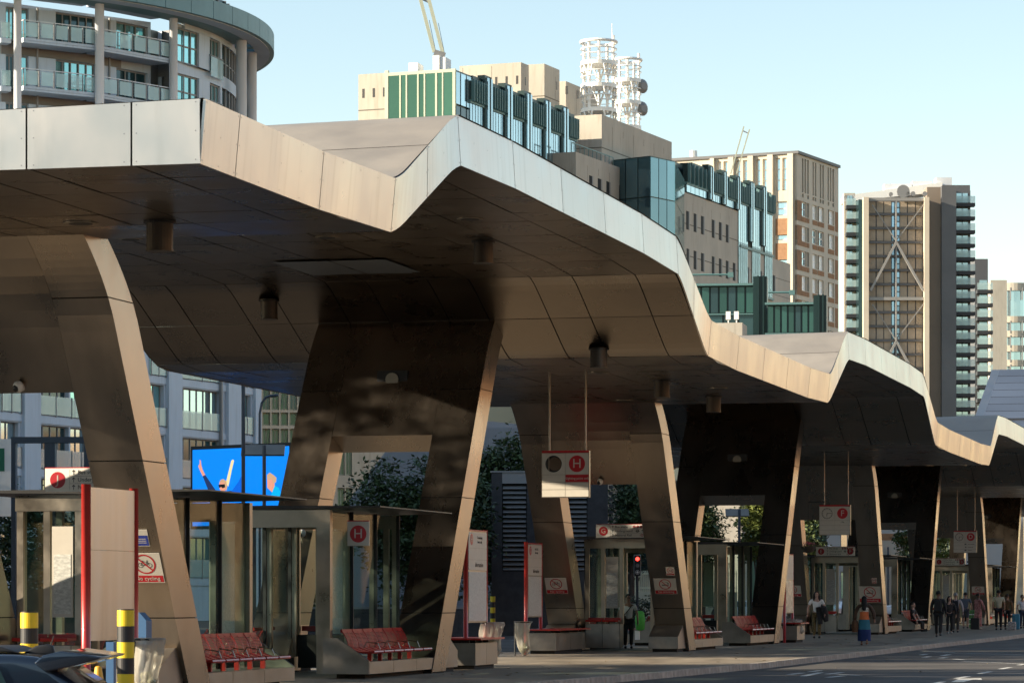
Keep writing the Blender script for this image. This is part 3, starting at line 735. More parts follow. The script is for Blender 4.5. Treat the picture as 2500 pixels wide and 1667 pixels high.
def direction(px, py, y, letter, lab, lines_, W=1.62, second=None):
    x, _, z = uy(px, py, y)                            # lower left corner of the board
    z = max(z, 2.97)
    m = basis((x, y, z), (1, 0, 0), (0, 0, 1)); t = sgn('direction_sign', lab, 'sign', m, 'stop direction boards on the shelter ends')
    H = .33
    b = MB(); b.box(0, W, 0, H, -.05, 0); sp(t, 'board', b, M['boardwhite']); b = MB(); b.box(0, W, H, H+.012, -.05, .002); sp(t, 'red_band', b, M['signred'])
    roundel(t, .19, H/2, .115, letter, .003)
    if second: roundel(t, W-.16, H/2, .115, second, .003)
    b = MB(); g = MB()
    for i, (tx, ex) in enumerate(lines_):
        yy = H-.06-i*.105
        arrow_up(b, .43, yy, .07, .003); st(tx, t, .49, yy, .003, .082, M['signblack'], 'LEFT')
        if i: line(g, (.37, yy+.053), (W-.03, yy+.053), .003, .0025)
    line(g, (.37, .02), (.37, H-.02), .003, .0025)
    sp(t, 'arrow', b, M['signblack']); sp(t, 'rule', g, M['dark'])
    for i, (tx, ex) in enumerate(lines_):
        yy = H-.06-i*.105; x0 = .52+.047*len(tx)
        if ex == 'stops':
            for j, ch in enumerate('ABCDE'): roundel(t, x0+.04+j*.085, yy, .035, ch, .003)
        elif ex == 'tube':
            b = MB(); ring(b, x0+.03, yy, .024, .036, .003); rect(b, x0-.02, x0+.08, yy-.008, yy+.008, .0034); sp(t, 'bar_and_circle', b, M['signblack'])
            b = MB(); arrow_up(b, x0+.15, yy, .07, .003); sp(t, 'arrow', b, M['signblack']); st('Taxis', t, x0+.2, yy, .003, .082, M['signblack'], 'LEFT')
            b = MB(); disc(b, x0+.50, yy, .036, .003); sp(t, 'taxi_disc', b, M['signblack'])
        elif ex == 'rail':
            b = MB(); [line(b, (x0-.01, yy+dy), (x0+.11, yy+dy), .011, .003) for dy in (-.013, .013)]; line(b, (x0+.03, yy-.013), (x0+.07, yy-.04), .011, .003); line(b, (x0+.03, yy+.04), (x0+.07, yy+.013), .011, .003); sp(t, 'double_arrow', b, M['signred'])
    return t
LN = [('Bus stops', 'stops'), ('Underground', 'tube'), ('National Rail', 'rail')]
for i, (px, py, lt, lab, sec) in enumerate([(110, 1229, 'J', 'direction board with letter J at the nearest shelter', None), (1455, 1340, 'G', 'direction board with letter G above the man in white', None),
                                     (1992, 1380, 'E', 'direction board with letter E right of the hanging flower basket', 'F'), (2283, 1392, 'C', 'direction board with letter C left of the hanging D sign', 'B')]):
    yy = YFA[i](2.9)+1.2
    direction(px, py, yy, lt, lab, LN, 1.62 if i < 2 else 1.42, sec)
# square H plate in the second shelter
x, y, z = uy(874.5, 1302, 52.95)
t = sgn('letter_plate', 'small square plate with letter H on the shelter wall', 'sign', basis((x, y, z), (1, 0, 0), (0, 0, 1)))
b = MB(); b.box(-.19, .19, -.205, .205, -.03, 0); sp(t, 'plate', b, M['signwhite']); b = MB(); b.box(-.19, .19, .205, .222, -.03, .002); sp(t, 'red_band', b, M['signred']); roundel(t, 0, -.005, .145, 'H', .003)

# ------------------------------------------------------------------ red framed information pillars
def pillar(px, x, L, lab, letter=None, plain=False, foil=False):
    y = ux(px, 1455, x)[1]
    t = thing('information_pillar', lab, 'information board', (x, y, .12), 'red framed information pillars along the platform')
    for i in (0, 1):
        b = MB(); yy = y+i*L
        b.tube([(x, yy, .12), (x, yy, 2.78)], .055 if plain else .045, 14); b.build('post', M['red'], t, smooth=True)
    if plain:
        for z0, z1 in ((.99, 2.03), (2.035, 2.75)):
            b = MB(); b.box(x-.03, x+.03, y+.06, y+L-.06, z0, z1); b.build('panel', M['plainsteel'], t)
    else:
        b = MB(); b.box(x-.035, x+.035, y+.05, y+L-.05, 1.0, 2.74); b.build('case', M['frame'], t)
        for z0, z1 in ((2.42, 2.72), (2.2, 2.415), (2.0, 2.195)):
            b = MB(); b.box(x+.036, x+.042, y+.06, y+L-.06, z0, z1); b.build('panel', M['signwhite'], t)
        b = MB(); b.box(x+.036, x+.042, y+.08, y+L-.08, 1.03, 1.97); b.build('timetable', M['foil'] if foil else M['paper'], t)
        b = MB(); b.box(x-.036, x+.044, y+.05, y+L-.05, 2.74, 2.765); b.build('red_band', M['signred'], t)
        if letter:
            mm = basis((x+.043, y+.28, 2.58), (0, 1, 0), (0, 0, 1)); b = MB(); disc(b, 0, 0, .11, .001)
            d = _new('red_disc', b.mesh('red_disc', M['signred'])); d.parent = t; d.matrix_local = Matrix.Translation(-ORG[t.name]) @ mm
            text(letter, t, basis((x+.045, y+.28, 2.58), (0, 1, 0), (0, 0, 1)), .17, M['signwhite'])
            text('Information', t, basis((x+.044, y+.85, 2.10), (0, 1, 0), (0, 0, 1)), .13, M['signblack'])
            text('Terminating\nbuses only' if letter == 'H' else 'A B C D E\nBus stops', t, basis((x+.044, y+.9, 2.58), (0, 1, 0), (0, 0, 1)), .08, M['signblack'])
    return t
M['plainsteel'] = mat('satin_steel', (.62, .55, .46), .38, .9, var=.10, vscale=1.2, rvar=.08, stretch=(1, 4, .35))
M['foil'] = mat('torn_paper', (.45, .43, .39), .35, .3, var=.5, vscale=7, bump=.8, bscale=9)
pillar(210, -13.73, 1.55, 'plain back of a red framed panel, nearest, behind the striped bollards', plain=True)
pillar(1137, -15.75, 1.5, 'red framed information pillar with letter H beside a filled rubbish bag', 'H')
pillar(1284, -18.3, 1.5, 'red framed information pillar with letter G beside a hanging bag', 'G')
pillar(1915, -15.6, 1.5, 'information pillar wrapped in torn foil beside a white bag', None, foil=True)
def perch(x, y, L, lab):
    t = thing('perch_bench', lab, 'bench', (x, y, .12), 'low perch benches beside the pillars')
    b = MB(); b.box(x-.3, x+.3, y+.1, y+L-.1, .12, .2); b.build('base', M['core'], t)
    for k in (0, 1):
        b = MB(); b.box(x-.35, x+.35, y+k*L/2+.005, y+(k+1)*L/2-.005, .2, .62); b.build('cladding_panel', M['plinth'], t)
    b = MB(); b.box(x-.42, x+.48, y-.1, y+L+.05, .68, .715); b.build('seat', M['red'], t)
    for k in range(4):
        b = MB(); b.box(x-.2, x+.2, y+.1+k*(L-.25)/3, y+.15+k*(L-.25)/3, .62, .68); b.build('bracket', M['dark'], t)
perch(-15.85, 59.7, 1.7, 'perch bench under the letter H pillar'); perch(-18.2, 76.4, 3.2, 'long red perch bench right of the hanging bag'); perch(-15.6, 96.9, 1.5, 'perch bench under the foil wrapped pillar')

# ------------------------------------------------------------------ bollards, bags, small things on the platform
def bollard(px, pyt, Z, r, lab, h=None):
    x, y, z = uZ(px, pyt, Z)
    t = thing('striped_bollard', lab, 'bollard', (x, y, .12), 'yellow and black striped bollards')
    bh = .1625; k = 0; zz = z-.012
    b = MB(); b.lathe([(r*.96, 0), (r*.96, .012)], (x, y, z-.012), 24); b.build('cap', M['dark'], t)
    while zz > .12:
        z0 = max(.12, zz-bh); b = MB(); b.lathe([(r, z0+.001), (r, zz)], (x, y, 0), 28)
        b.build('yellow_band' if k % 2 == 0 else 'black_band', M['yellow' if k % 2 == 0 else 'black'], t, smooth=False); zz = z0; k += 1
bollard(71.5, 1492, 34.5, .094, 'striped bollard left of the plain red framed panel')
bollard(307, 1486, 33.5, .088, 'striped bollard in front of the plain red framed panel')
bollard(1203, 1454, 96, .075, 'far striped bollard before the dark brick vent')
def bag(x, y, ztop, r, h, lab, full, seed):
    rnd = random.Random(seed)
    t = thing('rubbish_bag', lab, 'rubbish bag', (x, y, .12), 'clear rubbish bags on hoop stands')
    b = MB(); b.tube([(x-r*1.05, y+.02, .12), (x-r*1.05, y+.02, ztop)], .018, 8)
    pts = [(x+r*math.cos(a), y+r*math.sin(a), ztop) for a in [2*math.pi*i/20 for i in range(21)]]
    b.tube(pts, .012, 6, cap=False); b.build('hoop_stand', M['dark'], t)
    n = 28; vs = []; fs = []; m_ = 12
    for i in range(m_+1):
        u = i/m_; z = ztop+.02-h*u
        rr = r*(1.02-.25*u)*(1 if u < .8 else (1-(u-.8)/.2*.75)) * full if u > .05 else r*1.06
        for k_ in range(n):
            a = 2*math.pi*k_/n; q = rr*(1+.10*math.sin(a*7+seed+u*3)*min(1, u*4+.3)+.05*rnd.uniform(-1, 1))
            vs.append((x+q*math.cos(a)+.03*math.sin(u*5+seed), y+q*math.sin(a), z+.02*rnd.uniform(-1, 1)*(u > .02)))
    for i in range(m_):
        for k_ in range(n): fs.append((i*n+k_, i*n+(k_+1) % n, (i+1)*n+(k_+1) % n, (i+1)*n+k_))
    b = MB(); b.add(vs, fs); b.add(vs[-n:], [tuple(range(n))]); b.build('bag', M['bag'], t, smooth=True)
    b = MB()
    for i in range(9):
        b.ell((x+rnd.uniform(-.5, .5)*r, y+rnd.uniform(-.5, .5)*r, ztop-h*.85+rnd.uniform(0, h*.25)), .06, .06, .05, 7, 4)
    b.build('rubbish', M['litter'], t)
    return t
M['bag'] = glassmat('clear_plastic', (.8, .78, .72), .5, .25)
def bagmat():
    m = M['bag']; N = m.node_tree.nodes; L = m.node_tree.links
    mx = [n for n in N if n.type == 'MIX_SHADER'][0]; mth = [n for n in N if n.type == 'MATH'][0]; mth.inputs[1].default_value = .02; mth.inputs[2].default_value = .03; tr = [n for n in N if n.type == 'BSDF_TRANSPARENT'][0]
    df = N.new('ShaderNodeBsdfDiffuse'); df.inputs[0].default_value = (.62, .59, .52, 1); m2 = N.new('ShaderNodeMixShader'); m2.inputs[0].default_value = .5
    tl = N.new('ShaderNodeBsdfTranslucent'); tl.inputs[0].default_value = (.6, .57, .5, 1); ad = N.new('ShaderNodeMixShader'); ad.inputs[0].default_value = .4
    L.new(df.outputs[0], ad.inputs[1]); L.new(tl.outputs[0], ad.inputs[2])
    L.new(tr.outputs[0], m2.inputs[1]); L.new(ad.outputs[0], m2.inputs[2]); L.new(m2.outputs[0], mx.inputs[1])
bagmat()
M['litter'] = mat('litter_mix', (.3, .2, .1), .7, var=.8, vscale=20, col2=(.4, .42, .3))
x, y, z = uZ(362, 1560, 38.5); bag(x, y, z, .17, .66, 'large clear rubbish bag beside the nearest leg', 1.0, 1)
x, y, z = uZ(1200, 1520, 63.5); bag(x, y, z, .2, .72, 'filled clear rubbish bag right of the letter H pillar', 1.15, 2)
x, y, z = uZ(1278, 1518, 76); bag(x, y, z, .2, .80, 'clear bag hanging left of the letter G pillar', .85, 3)
x, y, z = uZ(1941, 1512, 98.5); bag(x, y, z, .2, .5, 'white bag beside the foil wrapped pillar', 1.2, 4)
x, y, z = uZ(1243, 1530, 200)
# ------------------------------------------------------------------ building helpers (plan coordinates X right, Z away, turned into world by cw)
class F:
    def __init__(s, px, Z, ang, X=None):
        s.X = (px-1250)/8000*Z if X is None else X; s.Z = Z
        s.u = (math.cos(R_(ang)), math.sin(R_(ang))); s.n = (s.u[1], -s.u[0])
    def P(s, a, d, z):
        x, y = cw(s.X+s.u[0]*a+s.n[0]*d, s.Z+s.u[1]*a+s.n[1]*d); return (x, y, z)
    def a(s, px, d=0.0):
        r = (px-1250)/8000; X0 = s.X+s.n[0]*d; Z0 = s.Z+s.n[1]*d
        return (r*Z0-X0)/(s.u[0]-r*s.u[1])
    def z(s, px, py, d=0.0):
        a = s.a(px, d); return CAMZ+(1455-py)*(s.Z+s.n[1]*d+s.u[1]*a)/8000
    def box(s, b, a0, a1, d0, d1, z0, z1):
        return b.hexa([s.P(a0, d1, z0), s.P(a1, d1, z0), s.P(a1, d0, z0), s.P(a0, d0, z0), s.P(a0, d1, z1), s.P(a1, d1, z1), s.P(a1, d0, z1), s.P(a0, d0, z1)])
def fpart(f, name, m, parent, boxes, label=None):
    b = MB()
    for bb in boxes: f.box(b, *bb)
    return b.build(name, m, parent, label=label)
def wall(f, name, m, parent, a0, a1, z0, z1, holes, depth=.35, joints=(), d=0.0):
    b = MB(); A = sorted({a0, a1, *[h[0] for h in holes], *[h[1] for h in holes]}); Zs = sorted({z0, z1, *[h[2] for h in holes], *[h[3] for h in holes]})
    A = [q for q in A if a0 <= q <= a1]; Zs = [q for q in Zs if z0 <= q <= z1]
    for za, zc in zip(Zs, Zs[1:]):
        run = None
        for aa, ac in list(zip(A, A[1:]))+[(None, None)]:
            solid = aa is not None and not any(h[0]-1e-6 <= aa and ac <= h[1]+1e-6 and h[2]-1e-6 <= za and zc <= h[3]+1e-6 for h in holes)
            if solid: run = (run[0] if run else aa, ac)
            if (not solid) and run: b.quad(f.P(run[0], d, za), f.P(run[1], d, za), f.P(run[1], d, zc), f.P(run[0], d, zc)); run = None
    for h0, h1, k0, k1 in holes:
        for p, q in (((h0, k0), (h1, k0)), ((h1, k0), (h1, k1)), ((h1, k1), (h0, k1)), ((h0, k1), (h0, k0))):
            b.quad(f.P(p[0], d, p[1]), f.P(q[0], d, q[1]), f.P(q[0], d-depth, q[1]), f.P(p[0], d-depth, p[1]))
    return b.build(name, m, parent)
def window(f, parent, h, d, mf, mp, nx=1, ny=1, fw=.06, name='window', splits=None):
    a0, a1, z0, z1 = h; b = MB()
    f.box(b, a0, a1, d, d+.06, z0, z0+fw); f.box(b, a0, a1, d, d+.06, z1-fw, z1); f.box(b, a0, a0+fw, d, d+.06, z0+fw, z1-fw); f.box(b, a1-fw, a1, d, d+.06, z0+fw, z1-fw)
    xs = splits or [i/nx for i in range(1, nx)]
    for x in xs: f.box(b, a0+(a1-a0)*x-fw/2, a0+(a1-a0)*x+fw/2, d, d+.055, z0+fw, z1-fw)
    for i in range(1, ny): zz = z0+(z1-z0)*i/ny; f.box(b, a0+fw, a1-fw, d, d+.05, zz-fw/2, zz+fw/2)
    wn = b.build(name, mf, parent)
    b = MB(); f.box(b, a0+.01, a1-.01, d-.03, d+.01, z0+.01, z1-.01)
    b.build('pane', random.choice(mp) if isinstance(mp, list) else mp, wn)
    return wn
def bld(name, lab, f, group=None, cat='building'):
    x, y, _ = f.P(0, 0, 0); return thing(name, lab, cat, (x, y, 0), group)

# ------------------------------------------------------------------ apartment tower, upper left
class ArcF(F):                                      # the same measuring interface on a circular plan
    def __init__(s, cx, cz, r, t0): s.cx, s.cz, s.r, s.t0 = cx, cz, r, t0
    def pl(s, a, d): t = s.t0+a/s.r; return s.cx+(s.r+d)*math.sin(t), s.cz-(s.r+d)*math.cos(t)
    def P(s, a, d, z): x, y = cw(*s.pl(a, d)); return (x, y, z)
    def a(s, px, d=0.0):
        lo, hi = -s.r*1.2, s.r*(math.pi/2-s.t0)
        for _ in range(50):
            m_ = (lo+hi)/2; X, Z = s.pl(m_, d)
            if 1250+8000*X/Z < px: lo = m_
            else: hi = m_
        return lo
fs = ArcF(-42.2, 225, 23.5, R_(43.6))
ap = bld('apartment_tower', 'grey rounded apartment tower with glass balconies and a teal ring roof above the canopy', fs)
aL, aP1 = fs.a(-60), fs.a(470); ae = fs.a(549); RA = fs.r
def arc(r, t, z): return fs.P(ae+RA*t, -.2+(r-RA), z)
def arcband(b, r0, r1, t0, t1, z0, z1, n=10):
    for i in range(n):
        ta, tb = t0+(t1-t0)*i/n, t0+(t1-t0)*(i+1)/n
        b.hexa([arc(r1, ta, z0), arc(r1, tb, z0), arc(r0, tb, z0), arc(r0, ta, z0), arc(r1, ta, z1), arc(r1, tb, z1), arc(r0, tb, z1), arc(r0, ta, z1)])
    return b
levels = [36.07-3.005*k for k in range(-1, 3)]
WD = -1.7
arcband(MB(), RA-8, RA-2.1, -1.4, .0, 0, 38.6, 16).build('core', M['stdark'], ap)
grp = [(14,36,2),(50,70,1),(136,234,5),(284,361,3),(395,413,1)]
holes = []; winspec = []
for zf in levels:
    for (p0, p1, n) in grp:
        h = (fs.a(p0, WD), fs.a(p1, WD), zf+.35, zf+2.45); holes.append(h); winspec.append((h, n))
aB = fs.a(419)
wall(fs, 'wall', M['stgeorge'], ap, aL, aB, 12, 38.9, holes, .3, d=WD)
for h, n in winspec:
    w_ = window(fs, ap, h, WD-.25, M['stdark'], [M['glass_teal'], M['glass_teal'], M['glass_dark']], n, 1, .09)
# downpipes
for p in (92, 268):
    a = fs.a(p, WD+.1); fpart(fs, 'downpipe', M['stdark'], ap, [(a-.05, a+.05, WD+.02, WD+.12, 12, 38.6)])
for zf in levels:
    for p0, p1 in ((57, 237), (250, 419)):
        a0, a1 = fs.a(p0), fs.a(p1)
        bal = fpart(fs, 'balcony', M['stgeorge'], ap, [(a0, a1, WD, 0, zf, zf+.13), (a0, a1, WD, .03, zf+.14, zf+.3)])
        n = 5; fpart(fs, 'handrail', M['column'], bal, [(a0, a1, -.04, .02, zf+1.36, zf+1.42), (a0, a0+.05, WD, .0, zf+1.36, zf+1.42)])
        for i in range(n+1):
            a = a0+(a1-a0-.06)*i/n; fpart(fs, 'post', M['stdark'], bal, [(a, a+.06, -.05, .01, zf+.3, zf+1.36)])
        for i in range(n):
            q0 = a0+(a1-a0)*i/n+.14; q1 = a0+(a1-a0)*(i+1)/n-.1
            fpart(fs, 'glass_panel', M['balglass'], bal, [(q0, q1, .015, .03, zf+.38, zf+1.25)])
        fpart(fs, 'wire', M['stdark'], bal, [(a0, a1, -.02, -.01, zf+.5+.2*i, zf+.515+.2*i) for i in range(4)])
    fpart(fs, 'side_balcony', M['stgeorge'], ap, [(fs.a(12), fs.a(38), WD+.02, WD+.9, zf, zf+.3)])
    fpart(fs, 'glass_panel', M['balglass'], ap, [(fs.a(14), fs.a(36), WD+.88, WD+.9, zf+.35, zf+1.3)])
# flush part
hs = []; h2 = []
for zf in levels:
    hs.append((fs.a(430), fs.a(493), zf+.3, zf+2.55)); h2.append((fs.a(519), fs.a(545), zf+.3, zf+2.55))
wall(fs, 'wall', M['stgeorge'], ap, aB, fs.a(549), 12, 38.9, hs+h2, .3, d=-.2)
for h in hs: window(fs, ap, h, -.4, M['stdark'], [M['glass_teal']], 4, 2, .1, splits=[.12, .45, .72])
for h in h2:
    window(fs, ap, h, -.4, M['stdark'], [M['glass_teal'], M['glass_dark']], 3, 1, .1)
    ju = fpart(fs, 'juliet_balcony', M['stdark'], ap, [(h[0]-.2, h[1]+.2, -.15, -.05, h[2]+1.0, h[2]+1.06)])
    for q in (0, .52): fpart(fs, 'glass_panel', M['balglass'], ju, [(h[0]-.15+(h[1]-h[0])*q*1.1, h[0]+(h[1]-h[0])*(q+.45)*1.1, -.06, -.03, h[2]-.35, h[2]+.95)])
# rounded end: arc of wall bands, panes, mullions
arcband(MB(), RA-8, RA-.35, -.25, 1.7, 0, 38.6, 16).build('core', M['stdark'], ap)
for zf in levels+[39.0]:
    arcband(MB(), RA-.3, RA, 0, 1.7, zf-.45, zf+.35, 24).build('spandrel', M['stgeorge'], ap)
    for i in range(26):
        t0 = .012+i*.044
        arcband(MB(), RA-.28, RA-.2, t0, t0+.037, zf+.36, zf+2.54, 2).build('glass_pane', M['glass_pale'] if i % 3 else M['glass_dark'], ap)
        b = MB(); arcband(b, RA-.3, RA-.08, t0+.037, t0+.044, zf+.35, zf+2.55, 1); arcband(b, RA-.2, RA-.12, t0, t0+.037, zf+1.25, zf+1.33, 2); b.build('mullion', M['stdark'], ap)
arcband(MB(), RA-.3, RA+.02, -.25, 1.7, 38.6, 39.7, 24).build('parapet', M['stgeorge'], ap)
# a balcony at the far side of the rounded end
arcband(MB(), RA, RA+1.6, .55, 1.0, 33.0, 33.5, 12).build('far_balcony', M['stdark'], ap)
arcband(MB(), RA+1.55, RA+1.6, .55, 1.0, 33.6, 34.5, 12).build('glass_panel', M['balglass'], ap)
# columns
for px, rr in ((43, .24), (243, .29), (424, .26)):
    a = fs.a(px, .25); x, y, _ = fs.P(a, .25, 0); b = MB(); b.tube([(x, y, 24), (x, y, 39.2)], rr, 16); b.build('column', M['column'], ap, smooth=True)
for t_, rr in ((.06, .36), (.27, .36), (.46, .36)):
    x, y, _ = arc(RA+.95, t_, 0); b = MB(); b.tube([(x, y, 24), (x, y, 39.0)], rr, 16); b.build('column', M['column'], ap, smooth=True)
# ring roof
for i in range(34):
    arcband(MB(), RA+2.2, RA+2.5, -1.5+i*.095, -1.5+(i+1)*.095-.002, 39.0, 40.2, 3).build('roof_fascia_panel', M['tealroof'], ap)
arcband(MB(), RA+1.2, RA+2.2, -1.5, 1.75, 38.95, 39.2, 50).build('roof_ring', M['stgeorge'], ap)
arcband(MB(), RA-.3, RA+1.2, -1.5, .12, 38.95, 39.15, 26).build('roof_soffit', M['tealroof'], ap)
for i in range(8):
    t_ = .16+i*.16; arcband(MB(), RA-.2, RA+1.25, t_, t_+.03, 38.9, 39.9, 1).build('roof_beam', M['tealroof'], ap)

# ------------------------------------------------------------------ lower apartment block, seen under the canopy
fb_ = F(50, 183, 66.5)
ab = bld('apartment_block', 'grey apartment block with french windows seen below the canopy behind the blue screen', fb_)
b0, b1 = -38, fb_.a(630)
fpart(fb_, 'core', M['stdark'], ab, [(b0, b1, -12, -.5, 0, 20)])
holes = []; sp_ = []
cols = [(-60,-20,2),(2,45,2),(95,168,4),(172,215,2),(262,300,2),(366,400,2),(440,537,6),(586,612,2)]
for k in range(6):
    zf = 2.62+3.03*k
    for p0, p1, n in cols:
        h = (fb_.a(p0), fb_.a(p1), zf, zf+2.5); holes.append(h); sp_.append((h, n))
wall(fb_, 'wall', M['stgeorge'], ab, b0, b1, 0, 20, holes, .35)
for k in range(7):
    fpart(fb_, 'ledge', M['stgeorge'], ab, [(b0, b1-.05, .003, .09, 2.62+3.03*k-.46, 2.62+3.03*k-.06)])
for p0, p1 in ((50, 90), (403, 436), (549, 584), (615, 629)): fpart(fb_, 'pilaster', M['stgeorge'], ab, [(fb_.a(p0), fb_.a(p1), .01, .28, 0, 20)])
a = fb_.a(543, .3); fpart(fb_, 'downpipe', M['stdark'], ab, [(a-.09, a+.09, .1, .3, 0, 20)])
for h, n in sp_:
    window(fb_, ab, h, -.3, M['stdark'], [M['glass_teal'], M['glass_teal'], M['glass_dark'], M['glass_pale']], n, 1, .07)
    fpart(fb_, 'glass_panel', M['balglass'], ab, [(h[0]-.05, (h[0]+h[1])/2-.05, .12, .15, h[2]+.05, h[2]+1.12), ((h[0]+h[1])/2+.05, h[1]+.05, .12, .15, h[2]+.05, h[2]+1.12)])
    fpart(fb_, 'balcony_post', M['stdark'], ab, [(q-.03, q+.03, .1, .17, h[2]-.05, h[2]+1.15) for q in (h[0]-.08, (h[0]+h[1])/2, h[1]+.08)])

# ------------------------------------------------------------------ cream building with green windows behind
fc = F(640, 262, 8)
cb = bld('cream_building', 'sunlit cream building with green glazed frames behind the screen and the dark tree', fc)
fpart(fc, 'core', M['concrete'], cb, [(fc.a(600), fc.a(1010), -14, -1.2, 0, 24)])
holes = []
for px0 in (640, 662, 684, 706, 728):
    for k in range(5):
        z0 = 3.2+k*4.4; holes.append((fc.a(px0+1), fc.a(px0+20), z0, z0+2.9)); holes.append((fc.a(px0+1), fc.a(px0+20), z0+3.15, z0+4.2))
for px0, px1 in ((824, 842), (844, 860)):
    for k in range(5): z0 = 2.4+k*4.4; holes.append((fc.a(px0), fc.a(px1), z0, z0+3.4))
wall(fc, 'wall', M['concrete'], cb, fc.a(600), fc.a(1010), 0, 24, holes, .6)
for h in holes: window(fc, cb, h, -.5, M['mull_cream'], [M['glass_green'], M['glass_green'], M['glass_dark']], 2 if h[3]-h[2] > 2 else 1, 1, .12)
b = MB()
for px0 in (640, 684, 728):
    for k in range(5):
        z0 = 3.2+k*4.4; b.bar(fc.P(fc.a(px0+2), -.42, z0), fc.P(fc.a(px0+18), -.42, z0+2.8), .16, .1)
b.build('brace', M['glass_green'], cb)

# ------------------------------------------------------------------ stepped headquarters block: cream concrete and green glass
PH = 21.7
class BK:                                            # a two-faced block: corner, right face receding right, left face towards the left
    def __init__(s, px, Z, X=None):
        s.r = F(px, Z, 90-PH, X); s.l = F(px, Z, -PH, X)
mi = thing('office_ziggurat', 'stepped cream concrete and green glass office block with antenna drums, behind the canopy', 'building', (*cw(0, 300), 0))
def blk(px, Z, ytop, pxl, pxr, X=None, name='concrete_block', m='concrete', zb_=0, par=.0, joints=True, py0=None):
    k = BK(px, Z, X); lr = k.r.a(pxr); ll = -k.l.a(pxl); zt = k.r.z(px, ytop)
    o = fpart(k.r, name, M[m], mi, [(0, lr, -ll, 0, zb_, zt)])
    if joints:
        jb = MB()
        for zz in [zt-3.4, zt-6.8, zt-10.2, zt-13.6]:
            k.r.box(jb, -.01, lr, -.3, .006, zz, zz+.11); k.l.box(jb, -ll, .0, -.3, .006, zz, zz+.11)
        for i in range(1, int(lr/3.2)+1): k.r.box(jb, i*3.2, i*3.2+.05, -.2, .005, zt-(3.4 if i % 2 else 1.6), zt-.9)
        for i in range(1, int(ll/3.2)+1): k.l.box(jb, -i*3.2-.05, -i*3.2, -.2, .005, zt-6.8, zt-.2)
        jb.build('joint', M['conjoint'], o)
    return k, lr, ll, zt
M['conjoint'] = mat('concrete_joint', (.14, .125, .10), .9)
# small slots near the parapets
def slots(k, face, zt, n, a0, step):
    f = k.l if face == 'l' else k.r; b = MB()
    for i in range(n): f.box(b, a0+i*step, a0+i*step+.24, -.2, .012, zt-2.2, zt-1.35)
    b.build('slot', M['black'], mi)
# B1 green glass block
g = BK(1112, 300); zt1 = g.r.z(1112, 162); l1 = -g.l.a(947); r1 = g.r.a(1405)
fpart(g.r, 'glass_core', M['gfin'], mi, [(.2, r1, -l1, -.2, 0, zt1-.25)])
gx = [370,485,500,550,565,667,683,735,750,852,872,922,935,1052]; gx = [860+.2381*q for q in gx]
rowz = [(zt1-7.0, zt1-.5), (zt1-11, zt1-7.25), (zt1-16, zt1-11.2)]
for i in range(0, 14, 2):
    for j, (z0, z1) in enumerate(rowz):
        fpart(g.l, 'green_pane', M['glass_pane_pale'] if False else (M['glass_green'] if not (j == 1 and i in (2, 6, 10)) else M['glass_greenpale'] if 'glass_greenpale' in M else M['glass_green']), mi, [(g.l.a(gx[i]), g.l.a(gx[i+1]), -.1, .02, z0, z1)])
fpart(g.l, 'cream_mullion', M['mull_cream'], mi, [(g.l.a(gx[i+1]), g.l.a(gx[i+2]), -.15, .06, zt1-16, zt1-.4) for i in range(0, 12, 2)]+[(-l1-.3, g.l.a(gx[0]), -.2, .06, zt1-16, zt1)]
      +[(-l1, 0, -.15, .05, z1-.02, z1+.27) for z0, z1 in rowz]+[(-.28, .0, -.2, .06, zt1-16, zt1-.5)])
def finwall(k, strips, ztop, zfin, zband, zlow, a0, a1, par, lowrows, np_=5, clip=None):
    """a run of louvred dark boxes between pale glazed strips, with glazing below (strips: list of (a0, a1))"""
    f = k.r; edges = [a0]+[q for s_ in strips for q in s_]+[a1]
    for (s0, s1) in strips:
        for q in (0, 1):
            w_ = (s1-s0)/2; zz_ = max(zlow, clip[1]+.1) if clip and s0 < clip[0] else zlow; fpart(f, 'pale_strip', M['glass_pale'], par, [(s0+q*w_+.06, s0+(q+1)*w_-.1, .25, .45, zz_, ztop+.1)])
        fpart(f, 'strip_frame', M['gfin'], par, [(s0-.25, s1+.15, -.5, .24, zz_, ztop+.35), (s0+(s1-s0)/2-.1, s0+(s1-s0)/2+.05, .24, .5, zz_, ztop+.2)])
    for e0, e1 in zip(edges[0::2], edges[1::2]):
        if e1-e0 < .8: continue
        fpart(f, 'parapet_box', M['gfin'], par, [(e0+(e1-e0)*.35, e1, -1.5, -.1, zfin, ztop)])
        lb = fpart(f, 'louvre_box', M['gfin'], par, [(e0+.1, e1-.2, -.3, .2, zband, zfin-.1)])
        n = np_
        for i in range(n+1):
            a = e0+.25+(e1-e0-.7)*i/n; fpart(f, 'fin', M['mull_green'], lb, [(a, a+.12, .2, .55, zband-.1, zfin+.1)])
        for (z0, z1) in lowrows:
            if clip and (e0+e1)/2 < clip[0]:
                z0 = max(z0, clip[1]+.1)
                if z1-z0 < .6: continue
            for i in range(n):
                a = e0+.15+(e1-e0-.4)*i/n; fpart(f, 'glass_pane', M['glass_pale'], par, [(a+.05, a+(e1-e0-.4)/n-.1, -.1, .12, z0, z1)])
    fpart(f, 'band', M['mull_green'], par, [(max(a0, clip[0]) if clip and z1 < clip[1] else a0, a1, -.1, .22, z1+.02, z1+.3) for z0, z1 in lowrows])
st1 = [(g.r.a(860+.2381*p), g.r.a(860+.2381*q)) for p, q in ((1345,1400),(1552,1606),(1752,1806),(1948,1996),(2132,2180))]
zf1 = g.r.z(1146, 197); zb1 = g.r.z(1179, 257)
finwall(g, st1, zt1-.2, zf1, zb1, zb1-13, g.r.a(1143), r1, mi, [(zb1-5.6, zb1-.3), (zb1-11.5, zb1-6.0)])
